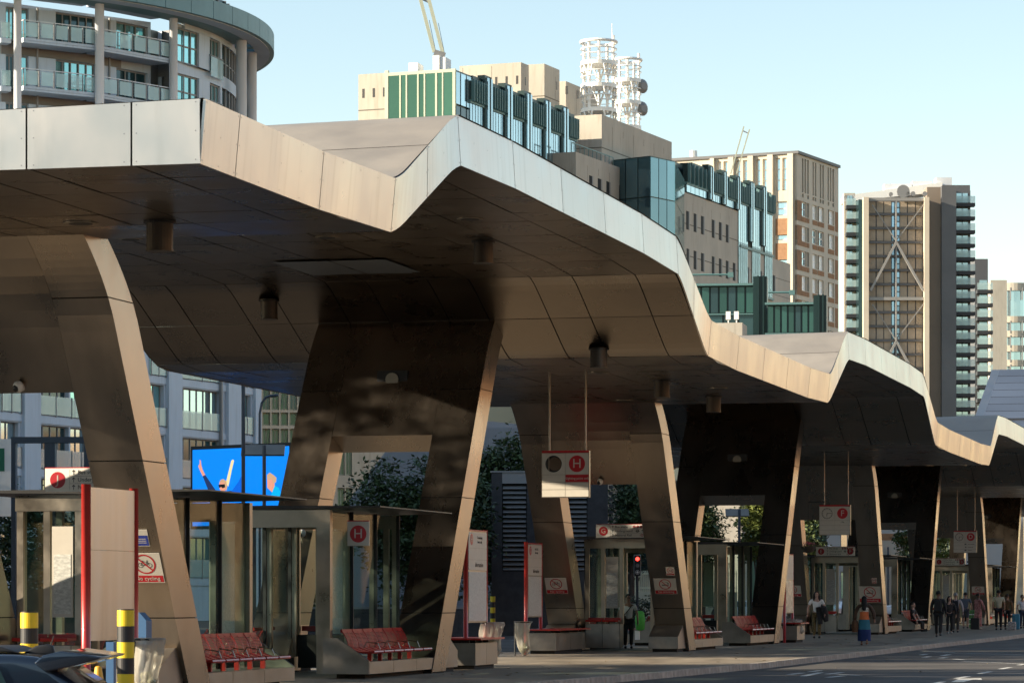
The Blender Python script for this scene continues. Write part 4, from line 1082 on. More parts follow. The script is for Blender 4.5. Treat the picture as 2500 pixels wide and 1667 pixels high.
for i, (p, q) in enumerate(((1112, 1122), (1124, 1136), (1138, 1149))):
    fpart(g.r, 'glass_pane', M['glass_pale'], mi, [(g.r.a(p)+.05, g.r.a(q), -.1, .05, zt1-3.4, zt1-.5)]); fpart(g.r, 'glass_pane', M['glass_dark'], mi, [(g.r.a(p)+.05, g.r.a(q), -.1, .05, zt1-16, zt1-3.6)])
# concrete blocks
k2 = blk(947, 303.2, 178, 875, 960); slots(k2[0], 'l', k2[3], 3, -2.6, 1.05)
k3 = blk(1272, 334, 152.4, 1122, 1291); slots(k3[0], 'l', k3[3], 6, -6.3, 1.15); slots(k3[0], 'r', k3[3], 1, 1.1, 1)
k3b = blk(1329, 341, 156, 1286, 1366); slots(k3b[0], 'r', k3b[3], 3, 3.5, 3.2)
k4 = blk(1381.5, 352, 198.5, 1366, 1462)
k5 = blk(1469, 331.5, 279.5, 1330, 1640); zt5 = k5[3]
X6 = 6.27
k6 = blk(1406, 321.9, 371, 1345, 1581)
f6 = k6[0].r
hb = []
for x0, x1, y0, y1 in ((515,557,662,850),(607,652,695,880),(698,742,727,910),(834,876,775,965),(921,963,805,1005),(1009,1051,838,1045)):
    p0, p1 = 1320+.2296*x0, 1320+.2296*x1; z1 = f6.z((p0+p1)/2, 280+.2296*(y0+y0+6)/2); hb.append((f6.a(p0), f6.a(p1), k6[3]-3.85, k6[3]-1.85))
def recessed(f, holes, parent, d=.012):
    for h in holes:
        b = MB(); f.box(b, h[0], h[1], d-.02, d, h[2], h[3]); wn = b.build('window', M['core'], parent)
        fpart(f, 'pane', M['slate2'], wn, [(h[0]+.08, h[0]+(h[1]-h[0])*.55, d, d+.01, h[2]+.1, h[3]-.1)]); fpart(f, 'reveal', M['stdark'], wn, [(h[1]-(h[1]-h[0])*.28, h[1], d, d+.015, h[2], h[3])])
recessed(f6, hb, mi)
fpart(f6, 'railing', M['mull_green'], mi, [(0, 12, -.5, -.44, k6[3]+.9, k6[3]+1.0)]+[(i*1.2, i*1.2+.06, -.5, -.44, k6[3], k6[3]+.95) for i in range(11)])
# green bay between the wings
zc = f6.z(1570, 395)
bay = MB()
pl = [(1497, 334.2), (1588, 331), (1648, 335), (1671, 349)]
pts = [Vector((*cw((p-1250)/8000*Z, Z), 0)) for p, Z in pl]
zt7 = CAMZ+(1455-388)*333.5/8000
for i, (p, q) in enumerate(zip(pts, pts[1:])):
    v = (q-p); n = max(2, round(v.length/1.6)); dn = Vector((v.y, -v.x, 0)).normalized()*.12
    for j in range(n):
        a_, c_ = p+v*(j+.04)/n, p+v*(j+.96)/n
        for k in range(8):
            z1 = zt7-.15-k*(4.9 if i < 2 else 2.45)*(.83 if i < 2 else .83); z0 = z1-(3.95 if i < 2 else 1.95)
            if z0 < 8: break
            b = MB(); b.hexa([(*a_.xy, z0), (*c_.xy, z0), (*(c_-dn).xy, z0), (*(a_-dn).xy, z0), (*a_.xy, z1), (*c_.xy, z1), (*(c_-dn).xy, z1), (*(a_-dn).xy, z1)])
            b.build('bay_pane', M['glass_bay'] if (i < 2 and k != 2) else M['glass_teal'], mi)
M_ = M
loop = [(p.x-.02*0, p.y) for p in pts]
b = MB(); cen = sum(pts, Vector())/4+Vector((SN*-1, CS, 0))*14
lp = [Vector((p.x, p.y, 4))+(cen-p).normalized()*.2 for p in pts]+[Vector((*cw((1671-1250)/8000*360, 360), 4)), Vector((*cw((1497-1250)/8000*360, 360), 4))]
b.prism(lp, (0, 0, zt7-4)); recalc(b.build('bay_core', M['gfin'], mi))
# right wing
k8 = blk(1668, 352.7, 468, 1600, 1805); f8 = k8[0].r
zlow8 = f8.z(1929.5, 644.6); a8 = f8.a(1929.5)
fpart(f8, 'concrete_block', M['concrete'], mi, [(k8[1], a8, -12, 0, 0, zlow8)])
jb = MB(); [f8.box(jb, k8[1], a8, -.2, .006, zlow8-2.2-2.0*i, zlow8-2.13-2.0*i) for i in range(5)]; jb.build('joint', M['conjoint'], mi)
X3 = lambda x: 1620+.2934*x
w1 = f8.z(X3(203), 360+.2934*532); w1b = f8.z(X3(203), 360+.2934*685)
recessed(f8, [(f8.a(X3(p)), f8.a(X3(q)), w1b, w1) for p, q in ((188,216),(250,279),(311,340),(401,429),(460,488),(518,546))], mi)
w2 = f8.z(X3(264), 360+.2934*862); w2b = f8.z(X3(264), 360+.2934*1015)
recessed(f8, [(f8.a(X3(p)), f8.a(X3(q)), w2b, w2) for p, q in ((192,216),(250,279),(311,340),(401,429),(460,488),(518,546),(576,602),(633,659),(690,714),(745,769),(798,823),(853,878),(907,931))], mi)
# fin wall on the right wing
zt9 = f8.z(1690, 396); fpart(f8, 'glass_core', M['gfin'], mi, [(0, f8.a(1885), -9, -.9, 20, zt9-.3)])
st9 = [(f8.a(X3(p)), f8.a(X3(q))) for p, q in ((362,388),(477,503),(589,613),(700,727),(805,832))]
zf9 = f8.z(X3(290), 360+.2934*180); zb9 = f8.z(X3(290), 360+.2934*325)
finwall(k8[0], st9, zt9, zf9, zb9, zlow8+1, f8.a(X3(180)), f8.a(X3(905)), mi, [(zb9-4.9, zb9-.3), (zb9-9.9, zb9-5.2), (zlow8+.6, zb9-10.2)], 5, (f8.a(1804), k8[3]))
# lower dark glazed boxes
for (p0, p1, yt, Z, c0_, c1_) in ((1690, 1841, 692, 300, 1839, 1873), (1873, 1990, 738, 296, 1986, 2018)):
    f = F(p0, Z, -6); a1 = f.a(p1); z1 = f.z((p0+p1)/2, yt)
    gb = fpart(f, 'glazed_box', M['gfin'], mi, [(0, a1, -8, -.1, 0, z1-.2)])
    n = 7
    for i in range(n):
        fpart(f, 'green_pane', random.choice([M['glass_dgreen'], M['glass_dgreen'], M['glass_dark']]), gb, [(a1*i/n+.1, a1*(i+1)/n-.08, -.1, .02, z1-2.7, z1-.35)])
    for i in range(4): fpart(f, 'dark_pane', M['glass_dark'], gb, [(a1*i/4+.08, a1*(i+1)/4-.08, -.1, .02, z1-6, z1-2.95)])
    fpart(f, 'eaves', M['mull_green'], gb, [(-.2, a1+.3, -.2, .6, z1-.25, z1-.05), (-.2, a1+.3, -.1, .3, z1-2.9, z1-2.78)])
    fpart(f, 'dark_pier', M['gfin'], gb, [(f.a(c0_), f.a(c1_), -3, .7, 0, z1+.55), (f.a(c0_)+.4, f.a(c0_)+.55, .7, .95, 0, z1+.6), (f.a(c1_)-.4, f.a(c1_)-.25, .7, .95, 0, z1+.6)])
f = F(1725, 285, -10); z1 = f.z(1770, 788)
fpart(f, 'concrete_box', M['concrete'], mi, [(0, f.a(1812), -4, 0, 0, z1)])
for p in (1777, 1797):
    b = MB(); a = f.a(p); f.box(b, a-.05, a+.05, -.4, -.3, z1, z1+.4); f.box(b, a-.2, a+.2, -.5, -.2, z1+.3, z1+1.0); b.build('floodlight', M['white'], mi)
for (p, q, y_) in ((1690, 1785, 671), (1876, 1935, 714)):
    b = MB(); f = F(p, 296, -4); z_ = f.z(p, y_); b.tube([f.P(0, 0, z_), f.P(f.a(q), 0, z_)], .1, 6); f.box(b, f.a(q)-.3, f.a(q)+.2, -.2, .2, z_-.25, z_+.2); b.build('mast_arm', M['mull_green'], mi)
# antenna drums on the roof
def drum(px, Z, pxr, ys, ypole, lab):
    x, y = cw((px-1250)/8000*Z, Z); s = Z/8000; r = pxr*s; zz = [CAMZ+(1455-q)*s for q in ys]
    t = thing('antenna_tower', lab, 'antenna tower', (x, y, zz[-1]), 'white antenna towers on the office roof')
    zt = CAMZ+(1455-ypole)*s
    for i in range(5):
        a = .5+2*math.pi*i/5; b = MB(); px_, py_ = x+r*.86*math.cos(a), y+r*.86*math.sin(a)
        b.tube([(px_, py_, zz[-1]-.8), (px_, py_, zt-(.3*i))], .15, 8); b.build('pole', M['white'], t)
    for k, z in enumerate(zz):
        if k: b = MB(); b.lathe([(r*.3, z-.5), (r, z-.6), (r, z-.2), (r*.3, z-.3)], (x, y, 0), 32); b.build('platform', M['white'], t)
        for h, rr in ([(1.1, .07), (.55, .04)] if k else [(0, .16)]):
            b = MB(); b.tube([(x+r*math.cos(2*math.pi*i/32), y+r*math.sin(2*math.pi*i/32), z+h) for i in range(33)], rr, 6, cap=False); b.build('rail' if k else 'top_ring', M['white'], t)
    b = MB()
    for k in range(1, len(zz)):
        for i in range(5):
            a = .5+2*math.pi*i/5; p = Vector((x+r*.86*math.cos(a), y+r*.86*math.sin(a), zz[k]-2.2))
            for da in (-.3, .3): b.tube([p, (x+r*math.cos(a+da), y+r*math.sin(a+da), zz[k]-.6)], .10, 6)
    b.build('strut', M['white'], t)
    return t, x, y, s
d1 = drum(1461.5, 338, 43.5, [104, 147, 202.5, 262], 85, 'taller white antenna tower of stacked rings on the office roof')
d2 = drum(1531, 350, 34.5, [148, 190, 243.5, 304], 130, 'shorter white antenna tower with dark dishes, right of the taller one')
b = MB(); s = 338/8000; x, y = cw((1494-1250)*s, 338); b.tube([(x, y, CAMZ+(1455-120)*s), (x, y, CAMZ+(1455-58)*s)], [.07, .03], 5); b.build('whip_aerial', M['white'], d1[0])
for yy in (211, 266):
    s = 350/8000; x, y = cw((1568-1250)*s, 350); z = CAMZ+(1455-yy)*s; b = MB(); b.tube([(x, y, z), (x+.3, y-.25, z)], [.78, .4], 16); b.build('dish', M['stdark'], d2[0])
# roof crane
s = 306/8000
def cp(px, py, dz=0): x, y = cw((px-1250)*s, 306+dz); return (x, y, CAMZ+(1455-py)*s)
cr = thing('roof_crane', 'pale roof crane with twin booms leaning left above the green glass block', 'crane', cp(1076, 160))
b = MB(); b.box(*sorted((cp(1063,150)[0], cp(1080,150)[0])), cp(1070,150)[1]-1, cp(1070,150)[1]+1, cp(1070,163)[2]-1, cp(1070,140)[2]); b.build('cabin', M['white'], cr)
b = MB(); b.box(*sorted((cp(1080,150)[0], cp(1095,150)[0])), cp(1085,150)[1]-1, cp(1085,150)[1]+1, cp(1090,160)[2]-1, cp(1088,144)[2]); b.build('counterweight', M['column'], cr)
for p, q in (((1060, 128), (1024, -10)), ((1082, 135), (1046, -4))):
    b = MB(); b.bar(cp(*p), cp(*q), .32, .32); b.build('boom', M['crane'], cr)
    b = MB(); b.bar(cp(p[0]+3, p[1]), cp(q[0]+3, q[1]), .07); b.bar(cp(p[0]+4, p[1]), cp(p[0]-12, p[1]-78), .05); b.build('cable', M['stdark'], cr)
b = MB(); b.bar(cp(1060, 130), cp(1086, 138), .5, .6); b.bar(cp(1031, -1), cp(1046, 6), .15); b.build('crosshead', M['stdark'], cr)
b = MB(); b.box(*sorted((cp(1004,160)[0], cp(1028,160)[0])), cp(1010,160)[1]-1, cp(1010,160)[1]+1, cp(1010,168)[2]-.6, cp(1010,158)[2]); b.build('winch_base', M['white'], cr)
s = 400/8000
cr2 = thing('small_crane', 'thin twin boom crane leaning right in front of the brick tower', 'crane', cp(1785, 430, 94))
for p, q in (((1784, 425), (1816, 309)), ((1798, 425), (1830, 316))):
    b = MB(); x0 = Vector((*cw((p[0]-1250)*s, 400), CAMZ+(1455-p[1])*s)); x1 = Vector((*cw((q[0]-1250)*s, 400), CAMZ+(1455-q[1])*s)); b.bar(x0, x1, .16); b.build('boom', M['crane'], cr2)
b = MB(); b.bar((*cw((1814-1250)*s, 400), CAMZ+(1455-320)*s), (*cw((1827-1250)*s, 400), CAMZ+(1455-326)*s), .12); b.build('crosshead', M['stdark'], cr2)

# ------------------------------------------------------------------ stone and brick office tower
PB_ = 25.3
fr_ = F(1946, 465, 90-PB_); fl_ = F(1946, 465, -PB_)
bt = bld('brick_office_tower', 'stone and orange brick office tower with tall slit windows, right of the green fins', fr_)
zt = fr_.z(1946, 366); lr = fr_.a(2047); ll = -fl_.a(1640)
fpart(fr_, 'core', M['stdark'], bt, [(.5, lr-.2, -ll, -.5, 0, zt-.6)])
fpart(fr_, 'roof_slab', M['tower_core'], bt, [(-.3, lr+.1, -ll, .3, zt-.55, zt-.15)])
Q = lambda x: 1620+.2934*x
QY = lambda y: 360+.2934*y
hr = []; panes = []; bricks = []
zs0, zs1 = fr_.z(Q(1158), QY(375)), fr_.z(Q(1158), QY(92))
sl_ = [(1152,1164),(1173,1186),(1195,1209),(1240,1251),(1259,1271),(1301,1312),(1322,1334),(1365,1376),(1385,1396),(1405,1419)]
hr += [(fr_.a(Q(p)), fr_.a(Q(q)), zs0, zs1) for p, q in sl_]
sq = [(1153,1166),(1196,1209),(1240,1253),(1259,1271),(1301,1312),(1322,1334),(1367,1378),(1405,1418)]
zq0, zq1 = fr_.z(Q(1160), QY(418)), fr_.z(Q(1160), QY(386)); hr += [(fr_.a(Q(p)), fr_.a(Q(q)), zq0, zq1) for p, q in sq]
fh = (fr_.z(Q(1170), QY(455))-fr_.z(Q(1170), QY(660)))
wz1 = fr_.z(Q(1170), QY(455)); wz0 = fr_.z(Q(1170), QY(577)); bz0 = fr_.z(Q(1170), QY(622))
wr = [(1150,1191,1),(1195,1211,0),(1240,1276,1),(1281,1295,0),(1296,1334,1),(1368,1379,0),(1380,1419,1)]
wins = []
for k in range(12):
    for p, q, big in wr:
        h = (fr_.a(Q(p)), fr_.a(Q(q)), wz0-k*fh, wz1-k*fh); hr.append(h); wins.append((h, big))
wall(fr_, 'wall', M['stone'], bt, 0, lr, 0, zt-.55, hr, .7)
for h in hr[:len(sl_)+len(sq)]: window(fr_, bt, h, -.6, M['stdark'], M['glass_dark'], 1, 1, .1)
for h, big in wins: window(fr_, bt, h, -.3, M['white'] if big else M['stdark'], [M['curtainglass'], M['glass_pale']] if big else M['glass_dark'], 1, 2 if big else 1, .16)
for k in range(12):
    for p, q in ((1105,1149),(1150,1191),(1195,1211),(1240,1276),(1281,1334),(1368,1419),(1428,1451)):
        tall = p in (1105, 1428)
        fpart(fr_, 'brick_panel', M['brick_tan'], bt, [(max(.0, fr_.a(Q(p))), fr_.a(Q(q)), -.3, .05, bz0-k*fh, (wz1 if tall else wz0-.12)-k*fh)])
hl = []; wl = []
zl1 = fl_.z(Q(952), QY(90)); zl0 = fl_.z(Q(952), QY(362))
for p, q in ((445,480),(498,532),(605,640),(661,696),(770,804),(824,859),(934,970),(988,1023)): hl.append((fl_.a(Q(p)), fl_.a(Q(q)), zl0, zl1))
ns = len(hl)
for k in range(12):
    for p, q in ((600,690),(770,856),(938,1027)):
        h = (fl_.a(Q(p)), fl_.a(Q(q)), fl_.z(Q(980), QY(566))-k*fh, fl_.z(Q(980), QY(450))-k*fh); hl.append(h); wl.append(h)
wall(fl_, 'wall', M['stone'], bt, -ll, 0, 0, zt-.55, hl, .7)
for h in hl[:ns]: window(fl_, bt, h, -.5, M['white'], [M['glass_pale'], M['curtainglass']], 1, 3, .14)
for h in wl:
    window(fl_, bt, h, -.5, M['white'], [M['curtainglass'], M['glass_pale']], 1, 2, .16)
    fpart(fl_, 'brick_panel', M['brick_tan'], bt, [(h[0]-.1, h[1]+.1, -.3, .05, h[2]-2.9*fh/3.5*.95, h[2]-.45)])
for p, q in ((1040,1085),(872,917),(708,752),(545,590),(395,428)): fpart(fl_, 'pier', M['stone'], bt, [(fl_.a(Q(p)), fl_.a(Q(q)), .0, .5, 0, zl1+.5)])
b = MB(); x, y, _ = fl_.P(fl_.a(1674), -3, 0); b.tube([(x, y, zt-2), (x, y, zt+1.2)], .55, 10); b.build('flue', M['white'], bt)

# ------------------------------------------------------------------ brown braced tower and its neighbours
ft = F(2107, 720, 0); S4 = lambda x: 2050+.2679*x; Y4 = lambda y: 400+.2679*y
tw = bld('braced_tower', 'tall brown residential tower with crossed steel braces and glass balconies', ft)
T_ = lambda x: ft.a(S4(x)); Z_ = lambda y: CAMZ+(1455-Y4(y))*720/8000
fpart(ft, 'core', M['tower_core'], tw, [(T_(262), T_(772), -10, -2.2, 0, Z_(300))])
fpart(ft, 'pier', M['tower_pier'], tw, [(T_(215), T_(264), -2.2, .3, 0, Z_(305))]); fpart(ft, 'pier', M['tower_pier'], tw, [(T_(770), T_(815), -2.2, .3, 0, Z_(305))])
fpart(ft, 'side_wall', M['tower_tan'], tw, [(T_(812), T_(938), -9, -3, 0, Z_(196))]); fpart(ft, 'side_wall', M['tower_core'], tw, [(T_(936), T_(1068), -14, -1.0, 0, Z_(196))])
dz = Z_(335)-Z_(463)
cols4 = [(270,338),(345,409),(413,480),(557,625),(631,699),(704,768)]
for k in range(22):
    z1 = Z_(335)-k*dz; z0 = z1-dz*.80
    if z1 < 20: break
    for p, q in cols4: fpart(ft, 'brown_panel', M['tower_brown'], tw, [(T_(p)+.05, T_(q)-.05, -2.2, -2.0, z0, z1)])
    for p, q, zz0, zz1 in ((485,514,0,1),(520,553,0,.45),(520,553,.5,1)): fpart(ft, 'stair_window', M['glass_blue'], tw, [(T_(p), T_(q), -2.2, -1.95, z0+(z1-z0)*zz0, z0+(z1-z0)*zz1-.1)])
    fpart(ft, 'floor_beam', M['tower_beam'], tw, [(T_(268), T_(768), -2.2, -1.5, z0-.62, z0-.1)])
for yb in (320, 1225, 2130): fpart(ft, 'brace_boom', M['tower_brace'], tw, [(T_(268), T_(770), -1.0, -.3, Z_(yb)-.4, Z_(yb)+.3)])
fpart(ft, 'brace_mast', M['tower_brace'], tw, [(T_(511), T_(523), -1.0, -.3, 0, Z_(310))])
b = MB()
for yn in (715, 1618):
    for sx in (282, 766): b.bar(ft.P(T_(517), -.4, Z_(yn)), ft.P(T_(sx), -.4, Z_(yn+440)), .8, .5)
for yn in (700, 1605):
    for sx in (300, 766): b.bar(ft.P(T_(517), -.6, Z_(yn)), ft.P(T_(sx), -.6, Z_(yn-330)), .22, .2)
b.build('brace', M['tower_brace'], tw)
nb_ = 22
dzr = Z_(335)-Z_(460)
def balc(f, tw_, x0, x1, y0, n, pitch, d0, d1, mg, back, xw0=None, xw1=None):
    fpart(f, 'glass_wall', M[back], tw_, [(f.a(S4(xw0 or x0)), f.a(S4(xw1 or x1)), d0-3, d0, 0, Z_(y0)+3)])
    for k in range(n):
        z = Z_(y0)-k*pitch
        if z < 22: break
        s_ = fpart(f, 'balcony', M['tower_slab'], tw_, [(f.a(S4(x0)), f.a(S4(x1)), d0, d1, z-.75, z)])
        fpart(f, 'glass_panel', M['balglass'], s_, [(f.a(S4(x0)), f.a(S4(x1)), d1-.08, d1, z+.05, z+1.5)])
        fpart(f, 'window', M['glass_pale'], tw_, [(f.a(S4(x0+(x1-x0)*q)), f.a(S4(x0+(x1-x0)*(q+.24))), d0-.05, d0+.06, z+.1, z+pitch*.8) for q in (.2, .48)])
balc(ft, tw, 1070, 1268, 328, 26, dzr, -8, -5.5, 'balglass', 'tower_core', 1066, 1238)
balc(ft, tw, 88, 178, 345, 26, dzr, -9, -6.5, 'balglass', 'stone', 78, 180)
fpart(ft, 'corner_glass', M['glass_dark'], tw, [(T_(178), T_(216), -9, -1.5, 0, Z_(318))])
b = MB(); b.hexa([ft.P(T_(75), -9, Z_(300)), ft.P(T_(985), -9, Z_(210)), ft.P(T_(985), -16, Z_(210)), ft.P(T_(75), -16, Z_(300)), ft.P(T_(75), -9, Z_(245)), ft.P(T_(985), -9, Z_(122)), ft.P(T_(985), -16, Z_(122)), ft.P(T_(75), -16, Z_(245))]); b.build('white_penthouse', M['white'], tw)
fpart(ft, 'penthouse', M['tower_core'], tw, [(T_(982), T_(1238), -16, -8.5, Z_(330), Z_(150))]); fpart(ft, 'plant_box', M['column'], tw, [(T_(940), T_(1085), -15, -11, Z_(150), Z_(66))])
fpart(ft, 'plant_box', M['column'], tw, [(T_(460), T_(715), -15, -11, Z_(190), Z_(125))]); fpart(ft, 'plant_box', M['column'], tw, [(T_(720), T_(900), -15, -11, Z_(160), Z_(100))])
b = MB()
for x_, y_, r_ in ((583, 248, 1.9), (628, 270, .6), (672, 270, .7), (780, 270, .7), (470, 274, .6)):
    a = T_(x_); p = Vector(ft.P(a, -1.2, Z_(y_))); q = Vector(ft.P(a, -.6, Z_(y_))); b.tube([p, q], r_*.75, 14); b.bar(ft.P(a, -1.3, Z_(305)), ft.P(a, -1.3, Z_(y_)), .2)
b.build('satellite_dish', M['stdark'], tw)
f2 = F(2385, 770, 0); t2 = bld('slim_tower', 'narrow residential tower with stacked balconies behind the braced tower', f2)
fpart(f2, 'core', M['tower_core'], t2, [(f2.a(2383), f2.a(2415), -12, -2, 0, CAMZ+(1455-630)*770/8000)])
for k in range(20):
    z = CAMZ+(1455-708-k*33.2)*770/8000
    if z < 22: break
    s_ = fpart(f2, 'balcony', M['tower_slab'], t2, [(f2.a(2385), f2.a(2423), -2, .8, z-.8, z)]); fpart(f2, 'glass_panel', M['balglass'], s_, [(f2.a(2385), f2.a(2423), .72, .8, z+.05, z+1.6)])
    fpart(f2, 'window', M['glass_pale'], t2, [(f2.a(2394), f2.a(2413), -2.05, -1.9, z+.2, z+2.5)])
f3 = F(2420, 830, 0); t3 = thing('round_tower', 'round cream tower with curved windows at the right edge', 'building', (*cw((2475-1250)/8000*850, 850), 0))
s = 830/8000; x3, y3 = cw((2472-1250)/8000*850, 850); rz_ = 56*850/8000; zt3 = CAMZ+(1455-677)*s
b = MB(); b.lathe([(rz_-.6, 0), (rz_-.6, zt3-1)], (x3, y3, 0), 40); b.build('core', M['glass_pale'], t3)
for k in range(14):
    z1 = zt3-(0 if k == 0 else 8.6+3.75*(k-1)); hgt = 1.0 if k else 1.4
    if z1 < 20: break
    b = MB(); b.lathe([(rz_-.7, z1-hgt-.7), (rz_, z1-hgt-.6), (rz_, z1), (rz_-.7, z1)], (x3, y3, 0), 40); b.build('curved_band', M['stone'], t3)
    b = MB()
    for i in range(12): a = i*.5236; b.bar((x3+rz_*.985*math.cos(a), y3+rz_*.985*math.sin(a), z1-4.4), (x3+rz_*.985*math.cos(a), y3+rz_*.985*math.sin(a), z1-1.2), .3)
    b.build('mullion', M['stdark'], t3)
fpart(f3, 'side_wing', M['stone'], t3, [(f3.a(2417), f3.a(2457), -6, 1.0, 0, zt3-.8)])
# tilted panelled end of the bus station, far right
ws = thing('tilted_wing', 'tilted grey blue panelled slab rising beyond the far end of the canopy', 'canopy', (-17, 196, 0))
fw_ = None
x0, y0, z0 = uy(2398, 1022, 196); x1, y1, z1 = ux(2440, 902, x0)
for i in range(4):
    xa, xb = x0+i*3.2+.03, x0+(i+1)*3.2-.03
    for j in range(7):
        u0, u1 = j/7+.004, (j+1)/7-.004
        P_ = lambda x, u, o: (x, y0+(y1-y0)*u+o*.6, z0+(z1-z0)*u-o*.6)
        b = MB(); b.hexa([P_(xa, u0, 0), P_(xb, u0, 0), P_(xb, u0, .3), P_(xa, u0, .3), P_(xa, u1, 0), P_(xb, u1, 0), P_(xb, u1, .3), P_(xa, u1, .3)]); b.build('solar_panel', M['wingpanel'], ws)
b = MB(); P_ = lambda x, u, o: (x, y0+(y1-y0)*u+o*.6, z0+(z1-z0)*u-o*.6)
b.hexa([P_(x0-.5, -.3, .1), P_(x0+13, -.3, .1), P_(x0+13, -.3, 1.2), P_(x0-.5, -.3, 1.2), P_(x0-.5, 1.02, .1), P_(x0+13, 1.02, .1), P_(x0+13, 1.02, 1.2), P_(x0-.5, 1.02, 1.2)]); b.build('wing_body', M['steel'], ws)
for xx in (x0+1.5, x0+9):
    b = MB(); b.hexa([(xx, y0-1, .0), (xx+1, y0-1, 0), (xx+1, y0+.4, 0), (xx, y0+.4, 0), (xx, y0-.4, z0-.5), (xx+1, y0-.4, z0-.5), (xx+1, y0+1, z0-.5), (xx, y0+1, z0-.5)]); b.build('leg', M['steel'], ws)
# ------------------------------------------------------------------ off to the sides: unseen wing added to shade the station, brick railway viaduct
def cwz(X, Z, z): return (*cw(X, Z), z)
fx_ = F(0, 0.1, 66.5, -28.6); fx_.Z = 183.0
a2 = thing('shade_wing', 'tall grey apartment wing standing to the left of the lower apartment block', 'building', fx_.P(-80, 0, 0))
fpart(fx_, 'body', M['stgeorge'], a2, [(-118, -52, -16, 0, 0, 34)])
for k in range(10):
    for i in range(16):
        if (i+k) % 3: fpart(fx_, 'window', M['glass_teal'], a2, [(-116+i*4, -113.2+i*4, -.1, .04, 2.5+3.05*k, 5.0+3.05*k)])
vd = thing('railway_viaduct', 'long sunlit brick railway viaduct with arches along the far side of the bus road', 'viaduct', (34, 120, 0))
b = MB(); hv = []
class W_:                                            # viaduct wall facing the station
    def P(s, a, d, z): return (33-d, a, z)
    def box(s, b, a0, a1, d0, d1, z0, z1): return b.box(33-d1, 33-d0, a0, a1, z0, z1)
wv = W_()
b.box(33.4, 43, -30, 330, 0, 9.0); b.build('core', M['viabrick'], vd)
for i in range(36):
    y = -28+i*10
    b = MB(); b.box(33, 33.4, y, y+2, 0, 9); b.build('brick_pier', M['viabrick'], vd)
    b = MB(); n = 10
    for j in range(n):
        t0, t1 = math.pi*j/n, math.pi*(j+1)/n; pa = (y+6-4*math.cos(t0), 3+3.2*math.sin(t0)); pb = (y+6-4*math.cos(t1), 3+3.2*math.sin(t1))
        b.hexa([(33, pa[0], pa[1]), (33.4, pa[0], pa[1]), (33.4, pb[0], pb[1]), (33, pb[0], pb[1]), (33, pa[0], 7.4), (33.4, pa[0], 7.4), (33.4, pb[0], 7.4), (33, pb[0], 7.4)])
    b.build('arch', M['viabrick'], vd)
    b = MB(); b.box(33.36, 33.45, y+2.2, y+9.8, 0, 6); b.build('arch_door', M['gfin'], vd)
b = MB(); b.box(32.8, 33.5, -30, 330, 7.4, 9.6); b.build('parapet', M['viabrick'], vd)

# ------------------------------------------------------------------ trees and shrubs
def leafcloud(b, rnd, blobs, n, size):
    tot = sum(q[3]*q[4]*q[5] for q in blobs)
    for (cx_, cy_, cz_, rx, ry, rz) in blobs:
        m = int(n*rx*ry*rz/tot); cl = []
        for _ in range(max(3, m//45)):
            u = Vector((rnd.gauss(0, 1), rnd.gauss(0, 1), rnd.gauss(0, 1))).normalized(); q = rnd.random()**.4
            cl.append(Vector((cx_+u.x*rx*q, cy_+u.y*ry*q, cz_+u.z*rz*q)))
        cr_ = .34*min(rx, ry, rz)
        for _ in range(int(m*.7)):
            c0_ = rnd.choice(cl); p = c0_+Vector((rnd.gauss(0, 1)*cr_*.6, rnd.gauss(0, 1)*cr_*.6, rnd.gauss(0, 1)*cr_*.38))
            a = Vector((rnd.uniform(-1, 1), rnd.uniform(-1, 1), rnd.uniform(-.7, .3))).normalized(); c = a.cross(Vector((rnd.uniform(-.6, .6), rnd.uniform(-.6, .6), 1))).normalized()
            s = size*rnd.uniform(.6, 1.35)
            b.add([p-a*s, p-c*s*.5, p+a*s, p+c*s*.5], [(0, 1, 2, 3)])
        for _ in range(int(m*.3)):
            u = Vector((rnd.gauss(0, 1), rnd.gauss(0, 1), rnd.gauss(0, 1))).normalized(); q = rnd.random()**.45
            lump = 1+.22*math.sin(u.x*5+cx_)+.2*math.sin(u.y*6+cz_*2)+.18*math.sin(u.z*7)
            p = Vector((cx_+u.x*rx*q*lump, cy_+u.y*ry*q*lump, cz_+u.z*rz*q*lump))
            a = Vector((rnd.uniform(-1, 1), rnd.uniform(-1, 1), rnd.uniform(-.6, .6))).normalized(); c = a.cross(Vector((rnd.uniform(-1, 1), rnd.uniform(-1, 1), rnd.uniform(-1, 1)))).normalized()
            s = size*rnd.uniform(.6, 1.3)
            b.add([p-a*s, p-c*s*.45, p+a*s, p+c*s*.45], [(0, 1, 2, 3)])
def tree(name, lab, X, Z, h, blobs, n, size, m, seed, group=None, trunk=.16, cat='tree', base=0.0):
    rnd = random.Random(seed); x, y = cw(X, Z)
    t = thing(name, lab, cat, (x, y, base), group)
    b = MB(); top = max(q[2] for q in blobs)
    b.tube([(x, y, base), (x+.05, y, base+h*.3), (x-.05, y+.05, base+top*.8)], [trunk, trunk*.8, trunk*.3], 8)
    for (cx_, cy_, cz_, rx, ry, rz) in blobs: b.tube([(x, y, base+h*.28), (x+cx_*.5, y+cy_*.5, base+(h*.28+cz_)/2), (x+cx_, y+cy_, base+cz_)], [trunk*.5, trunk*.35, .02], 5)
    b.build('trunk', M['bark'], t)
    b = MB(); leafcloud(b, rnd, [(x+q[0], y+q[1], base+q[2], *q[3:]) for q in blobs], n, size)
    b.build('crown', m, t)
    return t
def pt(px, Z): return ((px-1250)/8000*Z, Z)
s = 118/8000
